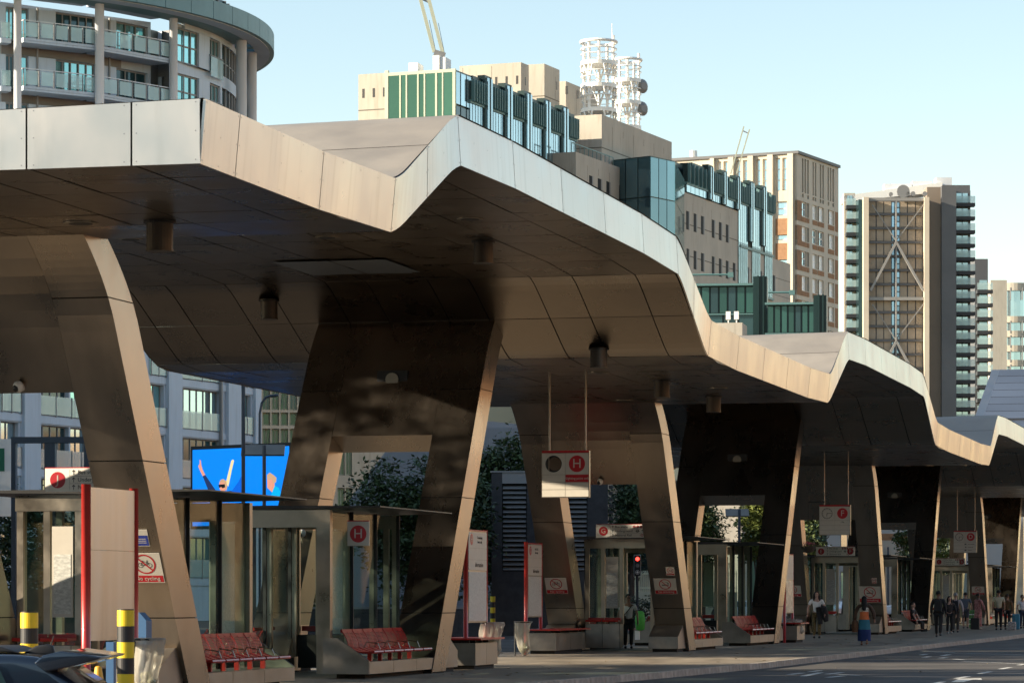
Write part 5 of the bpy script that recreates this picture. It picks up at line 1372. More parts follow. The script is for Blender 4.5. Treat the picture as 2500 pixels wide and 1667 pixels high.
tree('broadleaf_tree', 'large dark broadleaf tree behind the dappled portal', *pt(1050, 122), 6, [(-.9,0,4.3,1.6,1.5,1.7),(.5,.3,5.2,1.5,1.5,1.8),(.2,-.3,3.2,1.7,1.5,1.2),(1.6,0,4.2,1.1,1.2,1.7),(-.4,.3,2.4,1.9,1.4,1.3),(-1.6,.1,3.4,1.0,1.1,1.0),(-2.0,.2,5.3,1.2,1.2,1.4),(-2.7,0,4.1,1.0,1.0,1.2)], 19000, .115, M['leaf'], 11, 'trees behind the station')
tree('broadleaf_tree', 'dark broadleaf tree just left of the dark brick vent', *pt(1205, 128), 7, [(-.5,0,5.6,1.3,1.2,1.7),(.6,0,6.4,1.2,1.2,1.6),(-.3,0,3.6,1.0,1,1.5),(.2,.2,2.2,.9,.9,1.5),(-.9,.1,4.4,.9,.9,1.6)], 11000, .115, M['leaf'], 12, 'trees behind the station')
tree('broadleaf_tree', 'small yellow green tree beside the corrugated slope', *pt(828, 190), 7, [(0,0,5.6,1.1,1.1,1.0),(.7,.2,6.4,.8,.8,.8),(-.4,0,4.4,.9,.9,.9)], 2200, .13, M['leaf2'], 13, 'trees behind the station')
tree('broadleaf_tree', 'dark tree right of the dark brick vent above the G sign', *pt(1540, 150), 7, [(0,0,5.2,1.3,1.3,1.9),(-.5,.2,3.6,1.1,1.1,1.2)], 6000, .12, M['leaf'], 14, 'trees behind the station')
tree('broadleaf_tree', 'rounded green tree left of the small solar lamp', *pt(1715, 175), 7, [(0,0,5.0,1.25,1.2,1.3),(-.3,0,6.0,.9,.9,.9),(.35,.2,4.0,1.1,1.0,.9)], 6500, .12, M['leafmid'], 15, 'trees behind the station')
tree('broadleaf_tree', 'sunlit yellow green tree right of the small solar lamp', *pt(1850, 180), 7, [(0,0,5.4,1.2,1.2,1.6),(.4,0,6.4,.9,.9,1.0),(-.3,.1,4.2,.8,.9,.9)], 6500, .13, M['leaf2'], 16, 'trees behind the station')
tree('broadleaf_tree', 'slim dark green tree behind the hanging F sign', *pt(1985, 175), 7, [(0,0,4.9,.8,.8,1.4),(.3,0,3.6,.9,.8,1.0)], 2400, .12, M['leafmid'], 17, 'trees behind the station')
tree('broadleaf_tree', 'far yellow green tree left of the hanging D sign', *pt(2302, 250), 7, [(0,0,4.3,.9,.9,1.9),(0,.2,6.0,.7,.8,1.2)], 2200, .14, M['leaf2'], 18, 'trees behind the station')
tree('broadleaf_tree', 'far dark tree at the edge of the pale wall', *pt(2205, 230), 7, [(0,0,5.4,.8,.8,1.2),(.4,0,3.8,.8,.8,1.2)], 1800, .14, M['leafmid'], 19, 'trees behind the station')
tree('leafy_shrub', 'dark leafy shrub behind the J shelter at the left edge', *pt(95, 92), 3, [(-1.0,0,3.6,1.2,1,.9),(.4,0,3.5,1.0,1,.85),(1.0,.1,3.0,.8,.9,.8),(-.2,0,2.2,1.9,1.2,1.3)], 8000, .09, M['leaf'], 20, 'shrubs behind the station', .08, 'shrub')
tree('leafy_shrub', 'green shrub seen between the second portal leg and the H shelter', *pt(775, 126), 2, [(0,0,1.3,.8,.8,.9),(.2,0,2.2,.5,.5,.8)], 1600, .09, M['leafmid'], 21, 'shrubs behind the station', .05, 'shrub')
tree('leafy_shrub', 'clipped hedge behind the man in white', *pt(1540, 132), 2, [(0,0,.7,1.2,.8,.8),(-.7,0,.9,.7,.7,.6),(.5,0,1.1,.6,.6,.5)], 2600, .07, M['leaf'], 22, 'shrubs behind the station', .05, 'shrub')
for i, (x, y) in enumerate([(-37.5, 30.3), (-37, 41.5), (-35.5, 45), (-37.5, 49), (-36.5, 53.4), (-36, 64.8), (-38, 68), (-36.5, 72), (-38, 76.5)]):  # first tree is added to shade ground that the nearest portal reflects
    rnd = random.Random(50+i); X, Z = x*CS+y*SN, -x*SN+y*CS
    tree('street_tree', ['lone street tree nearest the camera left of the platform', 'tall street tree left of the glass shelters', 'second tall street tree left of the glass shelters', 'thin street tree that dapples the portal', 'slim street tree beyond the thin one', 'street tree just past the sunny gap', 'second street tree past the sunny gap', 'third street tree past the sunny gap', 'farthest street tree left of the platform'][i], X, Z, 9,
         [(0,0,4.2,1.9,1.9,1.6),(.4,.2,6.8,1.6,1.6,1.4)] if i == 0 else [(0,0,5.0,1.9,1.7,2.0),(.3,.2,8.4,1.8,1.7,1.9),(0,-.3,11.6,1.7,1.7,1.8)] if i in (3, 4) else [(0,0,4.6,2.0,2.1,2.0),(.5,.8,7.6,1.9,2.0,1.9),(-.4,-.8,9.4,1.8,1.9,1.9),(.1,.2,12.2,1.7,1.8,1.7)],
         2600 if i == 3 else 5200, .18, M['leafmid'], 60+i, 'street trees left of the platform')
# ------------------------------------------------------------------ low things behind the platform
# dark steel frame and green road sign, far left
f = F(27, 88, -3); t = bld('steel_gantry', 'dark blue steel frame behind the J shelter', f, cat='gantry')
for p0, p1 in ((27, 38), (108, 134), (205, 226)): fpart(f, 'post', M['slate'], t, [(f.a(p0), f.a(p1), -.25, 0, 0, f.z(120, 1078))])
b = MB(); zz = f.z(27, 1076); f.box(b, 0, f.a(226), -.25, .02, f.z(120, 1081), f.z(120, 1066)); b.build('beam', M['slate'], t)
f = F(-60, 86, 0); t = bld('road_sign', 'green road sign with white border at the left edge', f, cat='road sign')
fpart(f, 'panel', M['white'], t, [(0, f.a(26), -.06, 0, f.z(0, 1260), f.z(0, 1071))]); fpart(f, 'green_field', M['roadgreen'], t, [(.1, f.a(11), -.01, .012, f.z(0, 1150), f.z(0, 1094))]); fpart(f, 'post', M['frame'], t, [(f.a(-20), f.a(-14), -.16, -.06, 0, f.z(0, 1080))])
# digital screen
f = F(470, 112, -40); t = bld('digital_screen', 'large digital screen with bright blue picture of people celebrating', f, cat='screen')
wS = f.a(706); zt_, zb__ = f.z(470, 1098), f.z(470, 1098)-2.6
fpart(f, 'cabinet', M['black'], t, [(-.1, wS+.1, -.35, -.01, zb__-.1, zt_+.12)]); fpart(f, 'post', M['slate'], t, [(wS*.4, wS*.6, -.3, -.05, 0, zb__-.1)])
b = MB(); b.quad(f.P(0, 0, zb__), f.P(wS, 0, zb__), f.P(wS, 0, zt_), f.P(0, 0, zt_)); b.build('picture', M['scr_blue'], t)
def poly(m, pts, d, name='picture_figure'):
    b = MB(); vs = []
    for (px, py) in pts: a = f.a(px); vs.append(f.P(a, d, f.z(px, py)))
    b.add(vs, [tuple(range(len(vs)))]); return b.build(name, m, t)
Z5 = lambda x, y: (350+x*.2296, 880+y*.2296)
poly(M['scr_navy'], [Z5(*p) for p in [(630,1225),(660,1215),(775,1385),(860,1390),(960,1380),(1040,1250),(1030,1330),(960,1420),(790,1460),(700,1400)]], .004)
poly(M['scr_skin'], [Z5(*p) for p in [(600,1050),(612,1060),(618,1110),(632,1160),(660,1215),(632,1228),(600,1160),(584,1120),(600,1095)]], .006)
poly(M['scr_skin'], [Z5(*p) for p in [(806,1330),(812,1285),(845,1262),(880,1285),(885,1340),(870,1385),(835,1392),(815,1370)]], .006)
poly(M['scr_hair'], [Z5(*p) for p in [(808,1300),(822,1268),(850,1256),(884,1280),(894,1340),(884,1390),(868,1345),(862,1296),(830,1290)]], .007)
poly(M['black'], [Z5(*p) for p in [(800,1318),(868,1312),(872,1345),(845,1356),(830,1342),(806,1352)]], .009)
poly(M['scr_bat'], [Z5(*p) for p in [(888,1320),(880,1290),(935,1065),(952,1050),(966,1062),(940,1170),(905,1340)]], .005)
poly(M['scr_shirt'], [Z5(*p) for p in [(930,1400),(1010,1290),(1040,1230),(1060,1240),(1060,1400),(960,1420)]], .006)
poly(M['scr_skin'], [Z5(*p) for p in [(1318,1260),(1320,1350),(1370,1400),(1398,1330),(1390,1240),(1350,1215)]], .006)
poly(M['scr_hair'], [Z5(*p) for p in [(1316,1215),(1345,1190),(1385,1215),(1418,1245),(1412,1290),(1385,1310),(1370,1260),(1318,1270)]], .008)
poly(M['scr_cyan'], [Z5(*p) for p in [(1370,1400),(1398,1328),(1440,1350),(1462,1400),(1450,1460),(1350,1460)]], .007)
# lamps with solar panels, street lamp posts
def solar(px, Z, ytop, pxl, pxr, yb, lab, tilt=.45, pw=9):
    x, y, z = uZ(px, ytop, Z); t = thing('solar_lamp', lab, 'street lamp', (x, y, 0), 'lamp posts with solar panels'); s = Z/8000
    b = MB(); b.tube([(x, y, 0), (x, y, z)], pw*s/2, 10); b.build('post', M['slate'], t)
    x0, y0, _ = uZ(pxl, ytop, Z); x1, y1, _ = uZ(pxr, ytop, Z); hh = (yb-ytop)*s
    u = (Vector((x1, y1, 0))-Vector((x0, y0, 0))); n = Vector((u.y, -u.x, 0)).normalized()
    o = Vector((x0, y0, z-hh)); v = Vector((0, 0, hh))-n*hh*1.3; w = v.cross(u).normalized()*.05
    b = MB(); b.hexa([o, o+u, o+u+v, o+v, o-w, o+u-w, o+u+v-w, o+v-w]); b.build('panel_frame', M['frame'], t)
    b = MB()
    for i in range(6):
        for j in range(3):
            p = o+u*(.02+.965*i/6)+v*(.05+.93*j/3)+w*.06; b.quad(p, p+u*.145, p+u*.145+v*.28, p+v*.28)
    q = b.build('solar_cell', M['solar'], t); q['kind'] = 'stuff'
    return t
solar(645, 96, 1087, 588, 694, 1113, 'lamp post with grey solar panel in front of the blue screen', pw=9)
solar(1805, 150, 1243, 1772, 1829, 1261, 'small lamp post with blue solar panel between two trees', pw=7)
x, y, z = uZ(594, 940, 88); t = thing('lamp_post', 'tall dark lamp post in front of the blue screen', 'lamp post', (x, y, 0)); b = MB(); b.tube([(x, y, 0), (x, y, z+1.5)], .052, 10); b.build('post', M['slate'], t)
b = MB(); b.tube([(x, y, z+1.45), (x-.5, y, z+1.6), (x-.9, y, z+1.6)], .04, 6); b.build('arm', M['slate'], t)
x, y, z = uZ(634, 1010, 150); s = 150/8000; t = thing('lamp_post', 'curved dark lamp post before the green glazed building', 'lamp post', (x, y, 0))
b = MB(); b.tube([(x, y, 0), (x, y, z), (x+.1, y, z+.5), (x+.3, y, z+.75), (x+.55, y, z+.82), (x+.9, y, z+.84)], .06, 8); b.build('post', M['slate'], t)
x, y, z = uZ(664, 968, 150); b = MB(); b.ell((x, y, z+.02), .25, .12, .06); b.build('lamp_head', M['black'], t)
# corrugated shed with a sloping end
f = F(845, 145, 2); t = bld('corrugated_shed', 'grey corrugated metal shed with a sloping edge behind the dark trees', f)
b = MB(); lp = [f.P(f.a(840), 0, 0), f.P(f.a(1330), 0, 0), f.P(f.a(1330), 0, 9.0), f.P(f.a(1010), 0, 9.6), f.P(f.a(845), 0, f.z(845, 1232))]
dv = Vector(f.P(0, -8, 0))-Vector(f.P(0, 0, 0)); b.prism(lp, dv); recalc(b.build('shed_body', M['corr'], t))
zA, zB = f.z(845, 1232), 9.6; aA, aB_ = f.a(845), f.a(1010)
b = MB()
for i in range(120):
    a = aA+.02+i*(f.a(1330)-aA)/120; zt_ = zA+(zB-zA)*min(1, (a-aA)/(aB_-aA))
    f.box(b, a, a+.035, 0, .03, 0, min(zt_, 9.0)-.02)
q = b.build('corrugation', M['corr'], t); q['kind'] = 'stuff'
# dark brick vent with louvres
f = F(1200, 125, -2); t = bld('brick_vent', 'dark brick ventilation block with horizontal louvres behind the hanging H sign', f, cat='vent')
zt_ = f.z(1230, 1153)
fpart(f, 'core', M['core'], t, [(.3, f.a(1478), -4, -.25, 0, zt_-.1)])
for p0, p1 in ((1200, 1226), (1286, 1388), (1434, 1484)): fpart(f, 'brick_pier', M['brick_dark'], t, [(f.a(p0), f.a(p1), -.3, .02, 0, zt_)])
for p0, p1 in ((1226, 1286), (1388, 1434)):
    fpart(f, 'lintel', M['stdark'], t, [(f.a(p0), f.a(p1), -.3, .01, zt_-.42, zt_)]); fpart(f, 'base_wall', M['brick_dark'], t, [(f.a(p0), f.a(p1), -.3, .01, 0, 2.45)])
    for i in range(18):
        z = 2.5+i*(zt_-.45-2.5)/18; b = MB(); a0, a1 = f.a(p0)+.03, f.a(p1)-.03
        b.hexa([f.P(a0, .02, z), f.P(a1, .02, z), f.P(a1, -.2, z+.1), f.P(a0, -.2, z+.1), f.P(a0, .02, z+.03), f.P(a1, .02, z+.03), f.P(a1, -.2, z+.13), f.P(a0, -.2, z+.13)]); b.build('louvre', M['stdark'], t)
fpart(f, 'coping', M['stdark'], t, [(-.05, f.a(1486), -.35, .06, zt_+.003, zt_+.06)])
for i in range(22): fpart(f, 'louvre_end', M['black'], t, [(f.a(1486), f.a(1496), -.2, .04, .8+i*.24, .92+i*.24)])
f = F(690, 116, 4); t = bld('low_brick_wall', 'low dark brick wall behind the H shelter', f, cat='wall')
fpart(f, 'brickwork', M['brick_dark'], t, [(f.a(600), f.a(1195), -.3, 0, 0, 1.05)]); fpart(f, 'coping', M['stdark'], t, [(f.a(600)-.05, f.a(1195), -.34, .04, 1.054, 1.13)])
f = F(0, 90, 3); t = bld('low_brick_wall', 'low dark brick wall under the shrub at the left edge', f, cat='wall'); fpart(f, 'brickwork', M['brick_dark'], t, [(f.a(-120), f.a(330), -.3, 0, 0, 1.7)])
# cream wall and railings
f = F(1490, 185, 3); t = bld('railing_wall', 'cream wall topped with pale railings behind the traffic light', f, cat='wall')
fpart(f, 'wall', M['cream'], t, [(0, f.a(1800), -.3, 0, 0, 1.75)]); fpart(f, 'rail', M['creamrail'], t, [(0, f.a(1800), -.2, -.14, z, z+.06) for z in (1.95, 2.75)])
for i in range(64): fpart(f, 'bar', M['creamrail'], t, [(.05+i*f.a(1800)/64, .1+i*f.a(1800)/64, -.2, -.15, 1.75, 2.95)])
f = F(1732, 183, 0); t = bld('bike_cage', 'pale arched cage behind the railings', f, cat='cage'); b = MB()
for i in range(8):
    b.tube([f.P(i*.15, -.3-.0, 1.5), f.P(i*.15, -.35, 2.9), f.P(i*.15+.1, -.6, 3.2), f.P(i*.15+.1, -1.2, 3.3)], .02, 5)
q = b.build('hoops', M['creamrail'], t); q['kind'] = 'stuff'; fpart(f, 'roof', M['cream'], t, [(.0, f.a(1785), -1.5, -.4, 3.3, 3.36)])
# pale office behind, long
f = F(1680, 330, 2); t = bld('pale_office', 'long pale panelled office glimpsed between the far portals', f)
hs = []
fpart(f, 'core', M['stdark'], t, [(0, f.a(2540), -12, -.4, 0, 13.5)])
for i in range(10):
    for k in range(3):
        a0 = 5.2+i*3.4
        if i % 3 != 1: hs.append((a0, a0+1.5, 1.2+k*4, 4.0+k*4))
wall(f, 'wall', M['palewall'], t, 0, f.a(2540), 0, 13.6, hs, .3)
for h in hs: window(f, t, h, -.25, M['stdark'], [M['glass_pale'], M['glass_teal'], M['glass_dark']], 2, 1, .1)
fpart(f, 'teal_strip', M['glass_dgreen'], t, [(f.a(1744), f.a(1769), -.05, .06, 0, 13)])
fpart(f, 'joint', M['stdark'], t, [(f.a(p), f.a(p)+.08, -.05, .01, 0, 13.4) for p in (1690, 1783, 1815, 1850)]+[(0, f.a(1900), -.05, .012, z, z+.08) for z in (4.5, 8.9)])
f = F(2140, 300, 0); t = bld('cream_wall_building', 'low sunlit cream building behind the third shelter', f); fpart(f, 'wall', M['concrete'], t, [(0, f.a(2215), -6, 0, 0, f.z(2180, 1318))]); fpart(f, 'roof', M['brick_tan'], t, [(0, f.a(2215), -6, .05, f.z(2180, 1318)+.003, f.z(2180, 1302))])
for p in (2165,): fpart(f, 'lamp_post', M['slate'], t, [(f.a(p), f.a(p)+.15, .3, .45, 0, 6)])
for i, px in enumerate((1998, 2012, 2026)):
    x, y, z = uZ(px, 1330, 240); t = thing('white_pillar', ['white pillar behind the E sign, left one', 'middle white pillar behind the E sign', 'right white pillar behind the E sign'][i], 'pillar', (x, y, 0)); b = MB(); b.tube([(x, y, 0), (x, y, z)], .13, 10); b.build('shaft', M['white'], t)
# traffic lights
x, y, z = uZ(1556, 1356, 128); s = 128/8000
t = thing('traffic_light', 'traffic light showing red above the man in white', 'traffic light', (x, y, 0))
b = MB(); b.tube([(x, y, 0), (x, y, z)], .05, 8); b.build('post', M['slate'], t)
nx, ny = SN, -CS
m = basis((x+nx*.12, y+ny*.12, z-24*s), (CS, SN, 0), (0, 0, 1))
def tp(name, b, mm): o = _new(name, b.mesh(name, mm)); o.parent = t; o.matrix_local = Matrix.Translation(-ORG[t.name]) @ m; return o
b = MB(); b.box(-.12, .12, -.4, .4, -.12, 0); tp('head', b, M['black']); b = MB(); b.box(-.14, .14, -.42, .42, -.13, -.121); tp('backing_board', b, M['white'])
b = MB(); disc(b, .0, .26, .075, .004, 16); tp('red_lamp', b, M['lampred']); b = MB(); disc(b, 0, 0, .075, .004, 16); tp('amber_lamp', b, M['stdark'])
b = MB(); ring(b, 0, -.26, .07, .085, .004, 20); disc(b, 0, -.26, .055, .004, 4); tp('turn_sign', b, M['white'])
# hanging flower basket
x, y, z = uZ(1973, 1333, 104); t = thing('flower_basket', 'hanging basket of pink flowers left of the E sign', 'flower basket', (x, y, z))
b = MB(); b.lathe([(.03, -.22), (.16, -.18), (.24, -.05), (.25, 0)], (x, y, z), 16); b.build('basket', M['bark'], t)
b = MB(); leafcloud(b, random.Random(3), [(x, y, z+.03, .27, .27, .08)], 200, .03); b.build('foliage', M['leafmid'], t)
b = MB(); leafcloud(b, random.Random(4), [(x, y, z+.08, .28, .28, .08)], 240, .025); q = b.build('blossom', M['pink'], t)
b = MB(); b.tube([(x, y, z), (x, y, z+1.4)], .008, 5); b.tube([(x, y, z+1.4), (x+.5, y+.3, z+1.42)], .012, 5); b.build('hanger', M['dark'], t)
# cctv domes
def dome(px, py, yf, lab):
    x, y, z = ulean(px, py, yf); y -= .1
    t = thing('cctv_camera', lab, 'camera', (x, y, z), 'white dome cameras on the portals'); b = MB(); b.ell((x, y, z), .075, .08, .08, 16, 10); b.build('housing', M['white'], t, smooth=True)
    b = MB(); b.ell((x-.015, y-.035, z-.02), .052, .055, .052, 14, 8); b.build('lens', M['black'], t, smooth=True); b = MB(); b.tube([(x, y+.06, z), (x, y+.13, z)], .05, 10); b.build('mount', M['white'], t)
dome(52, 945, YFA[0], 'white dome camera on the beam of the nearest portal'); dome(1467, 1176, YFA[1], 'white dome camera on the beam right of the hanging H sign'); dome(741, 1301, YFB[0], 'white dome camera on the left leg of the dappled portal')
# litter, cone, barrier, blue post
x, y, z = uZ(240, 1627, 35); t = thing('traffic_cone', 'yellow cone tip behind the dark car', 'cone', (x, y, .0)); b = MB(); b.lathe([(.16, 0), (.15, .04), (.035, z), (.015, z+.01)], (x, y, 0), 16); b.build('body', M['orange'], t)
x, y, z = uZ(98, 1605, 33); x1, y1, z1 = uZ(192, 1597, 33.5); t = thing('barrier_bar', 'yellow plastic barrier bar behind the dark car', 'barrier', (x, y, .0)); b = MB(); b.bar((x, y, z-.04), (x1, y1, z1-.04), .1, .12); b.build('bar', M['orange'], t)
b = MB(); b.box(x+.1, x+.2, y, y+.1, 0, z-.05); b.box(x1-.2, x1-.1, y1, y1+.1, 0, z1-.05); b.build('foot', M['orange'], t)
x, y, z = uZ(271, 1566, 37); t = thing('blue_post', 'blue steel post under the red framed panel', 'post', (x, y, .0)); b = MB(); b.box(x-.045, x+.045, y-.04, y+.04, .12, z); b.build('shaft', M['bluepaint'], t)
x, y, z = uZ(340, 1514, 40.5); t = thing('blue_box', 'small blue box behind the large rubbish bag', 'box', (x, y, .12)); b = MB(); b.prism([(x-.1, y, .9), (x+.09, y, .9), (x+.09, y, z-.0), (x-.0, y, z+.1), (x-.1, y, z+.1)], (0, .2, 0)); recalc(b.build('body', M['bluepaint'], t)); b = MB(); b.box(x-.05, x+.05, y+.05, y+.15, .12, .9); b.build('stand', M['bluepaint'], t)
rnd = random.Random(9); b = MB()
for i in range(70):
    y = rnd.uniform(55, 110); x = rnd.uniform(-15.2, kx(y)-.4) if i < 50 else rnd.uniform(kx(y)+.2, kx(y)+5); zz = .125 if i < 50 else .006; s = rnd.uniform(.02, .06); a = rnd.uniform(0, 6)
    b.add([(x+s*math.cos(a), y+s*math.sin(a), zz), (x-s*math.sin(a), y+s*math.cos(a), zz+.01), (x-s*math.cos(a), y-s*math.sin(a), zz), (x+s*.7*math.sin(a), y-s*.7*math.cos(a), zz+.012)], [(0, 1, 2, 3)])
q = b.build('litter', M['leaflitter'], None); q['kind'] = 'stuff'; q['label'] = 'dry leaves and scraps on the pavement'

# ------------------------------------------------------------------ vehicles
def rounded(o, w=.04, seg=3):
    md = o.modifiers.new('round', 'BEVEL'); md.width = w; md.segments = seg; md.limit_method = 'ANGLE'; md.angle_limit = R_(35)
    for p in o.data.polygons: p.use_smooth = True
    return o
def car(name, lab, X, Z, ang, m, L=3.8, sc_=1.0, group=None, tint='glass_dark'):
    f = F(0, 1, ang, X); f.Z = Z
    t = bld(name, lab, f, group, 'car')
    prof = [(0,.25),(.05,.62),(.25,.75),(.95,.83),(1.45,1.22),(2.6,1.25),(3.35,.86),(3.72,.8),(3.8,.55),(3.78,.25)]
    prof = [(a*sc_*L/3.8, z*sc_) for a, z in prof]; W2 = .78*sc_
    b = MB(); b.prism([f.P(a, -W2, z) for a, z in prof], Vector(f.P(0, W2, 0))-Vector(f.P(0, -W2, 0))); rounded(recalc(b.build('body', m, t)), .07)
    gl = [(1.05,.86),(1.5,1.17),(2.02,1.19),(2.02,.86)], [(2.08,.86),(2.08,1.19),(2.55,1.18),(3.15,.87)]
    for side in (W2, -W2-.012):
        for g_ in gl:
            b = MB(); b.prism([f.P(a*sc_*L/3.8, side, z*sc_) for a, z in g_], Vector(f.P(0, side+.012, 0))-Vector(f.P(0, side, 0))); b.build('side_window', M[tint], t)
        for a in (.75, 2.95):
            o = f.P(a*sc_*L/3.8, side+(.02 if side > 0 else -.01), .27*sc_); v = Vector(f.P(0, .06 if side > 0 else -.06, 0))-Vector(f.P(0, 0, 0))
            b = MB(); b.tube([Vector(o)-v, Vector(o)+v], .27*sc_, 18); wl_ = b.build('wheel', M['black'], t); b = MB(); b.tube([Vector(o)+v*.9, Vector(o)+v*1.1], .17*sc_, 12); b.build('rim', M['frame'], wl_)
    for q in (-.5, .5):
        b = MB(); f.box(b, 3.78*sc_*L/3.8, 3.81*sc_*L/3.8, q*sc_-.14, q*sc_+.14, .56*sc_, .7*sc_); b.build('tail_light', M['lampred'] if False else M['red'], t)
    return t
car('parked_car', 'white car behind the motorcyclist', (1738-1250)/8000*205, 205, 4, M['carwhite'], group='white cars on the road behind'); car('parked_car', 'white car with dark glass seen through the far shelter doorway', (2150-1250)/8000*225, 225, 8, M['carwhite'], sc_=1.12, group='white cars on the road behind')
car('parked_car', 'white car with lit lamp behind the woman carrying a black coat', (2005-1250)/8000*190, 190, 20, M['carwhite'], group='white cars on the road behind')
# dark car at the bottom left edge
f = F(250, 22.5, 0); t = bld('dark_car', 'dark glossy car with rear spoiler and fin aerial at the bottom left corner', f, cat='car')
prof = [(-3.3,.2),(-3.3,.6),(-2.6,.72),(-1.7,1.04),(-1.15,1.105),(-.62,1.10),(-.42,1.085),(-.30,.98),(-.12,.86),(-.06,.62),(-.1,.2)]
b = MB(); b.prism([f.P(a, -1.5, z) for a, z in prof], Vector(f.P(0, 0, 0))-Vector(f.P(0, -1.5, 0))); rounded(recalc(b.build('body', M['carblue'], t)), .06, 4)
b = MB(); lp = [(-.46,1.045),(-.40,1.095),(-.28,1.125),(-.12,1.105),(0,1.085),(-.02,1.07),(-.2,1.02),(-.38,.985)]
b.prism([f.P(a, -1.35, z) for a, z in lp], Vector(f.P(0, .06, 0))-Vector(f.P(0, -1.35, 0))); rounded(recalc(b.build('spoiler', M['carblue'], t)), .02, 3)
b = MB(); b.prism([f.P(a, -.78, z) for a, z in [(-.66,1.09),(-.62,1.12),(-.56,1.15),(-.48,1.163),(-.44,1.15),(-.42,1.085)]], Vector(f.P(0, -.72, 0))-Vector(f.P(0, -.78, 0))); rounded(b.build('fin_aerial', M['black'], t), .012)
b = MB(); b.tube([f.P(-.46, -.75, 1.15), f.P(-.44, -.75, 1.22)], .004, 5); b.build('whip', M['black'], t)
b = MB(); b.prism([f.P(a, -.02, z) for a, z in [(-1.9,.8),(-1.35,1.02),(-.72,1.03),(-.62,.82)]], Vector(f.P(0, .012, 0))-Vector(f.P(0, -.02, 0))); b.build('side_window', M['glass_dark'], t)
b = MB(); b.prism([f.P(a, -1.2, z) for a, z in [(-1.2,1.12),(-.9,1.15),(-.72,1.15),(-.6,1.11)]], Vector(f.P(0, -.2, 0))-Vector(f.P(0, -1.2, 0))); rounded(recalc(b.build('roof_panel', M['black'], t)), .012)
b = MB(); f.box(b, -.3, -.08, -.25, .012, .80, .88); b.build('tail_light', M['red'], t)
for a in (-2.5, -.75):
    o = Vector(f.P(a, .0, .26)); v = Vector(f.P(0, .03, 0))-Vector(f.P(0, 0, 0)); b = MB(); b.tube([o-v*4, o+v], .26, 20); b.build('wheel', M['black'], t)
# unseen building added behind the camera to block sky light and darken reflections
t = thing('sky_blocker_building', 'long brown brick building on the near side of the street', 'building', (-20, -40, 0)); b = MB(); b.box(-95, 60, -70, -40, 0, 12); b.build('body', M['nearbrick'], t)
for k in range(3):
    for i in range(30):
        b = MB(); b.box(-92+i*5, -89.4+i*5, -40.02, -39.9, 2+k*3.7, 4.2+k*3.7); b.build('window', M['glass_dark'], t)

t = thing('reflector_terrace', 'long sunlit orange brick terrace beyond the viaduct', 'building', (62, 200, 0)); b = MB(); b.box(62, 78, 0, 620, 0, 21); b.build('body', M['terrace'], t)  # added out of view so its warm brick reflects in the steel
for k in range(5):
    for i in range(50):
        b = MB(); b.box(61.95, 62.02, 3+i*12, 5+i*12, 2.5+k*3.7, 4.7+k*3.7); b.build('window', M['glass_dark'], t)

t = thing('road_shade_building', 'brown brick corner building left of the street behind the camera', 'building', (-85, -30, 0)); b = MB(); b.box(-100, -76, -75, -11, 0, 22); b.build('body', M['nearbrick'], t)  # added out of view to keep sun off the near road
for k in range(6):
    for i in range(14):
        b = MB(); b.box(-76.05, -75.95, -72+i*5, -69.6+i*5, 2+k*3.4, 4.0+k*3.4); b.build('window', M['glass_dark'], t)
# ------------------------------------------------------------------ people
SKINS = {}
def skinmat(k, c): SKINS[k] = mat('skin_'+k, c, .55); return SKINS[k]
skinmat('pale', (.45, .27, .2)); skinmat('tan', (.3, .17, .11)); skinmat('brown', (.13, .07, .045))
CL = {}
def cloth(c, var=.12, c2=None, vs=9):
    k = (c, c2)
    if k not in CL: CL[k] = mat('cloth_%d' % len(CL), c, .85, var=var, vscale=vs, col2=c2)
    return CL[k]
def skin_obj(name, parent, nodes, edges, m, root=0, sub=1):
    """one continuous surface grown round a skeleton: nodes are (point, radius x, radius y)"""
    me = bpy.data.meshes.new(name); me.from_pydata([n[0] for n in nodes], edges, []); me.materials.append(m)
    o = _new(name, me); o.parent = parent
    sk = o.modifiers.new('skin', 'SKIN'); sk.use_smooth_shade = True; sk.branch_smoothing = .3
    L = me.skin_vertices[0].data
    for i, n in enumerate(nodes): L[i].radius = (n[1], n[2]); L[i].use_root = (i == root)
    sb = o.modifiers.new('smooth', 'SUBSURF'); sb.levels = sub; sb.render_levels = sub
    return o
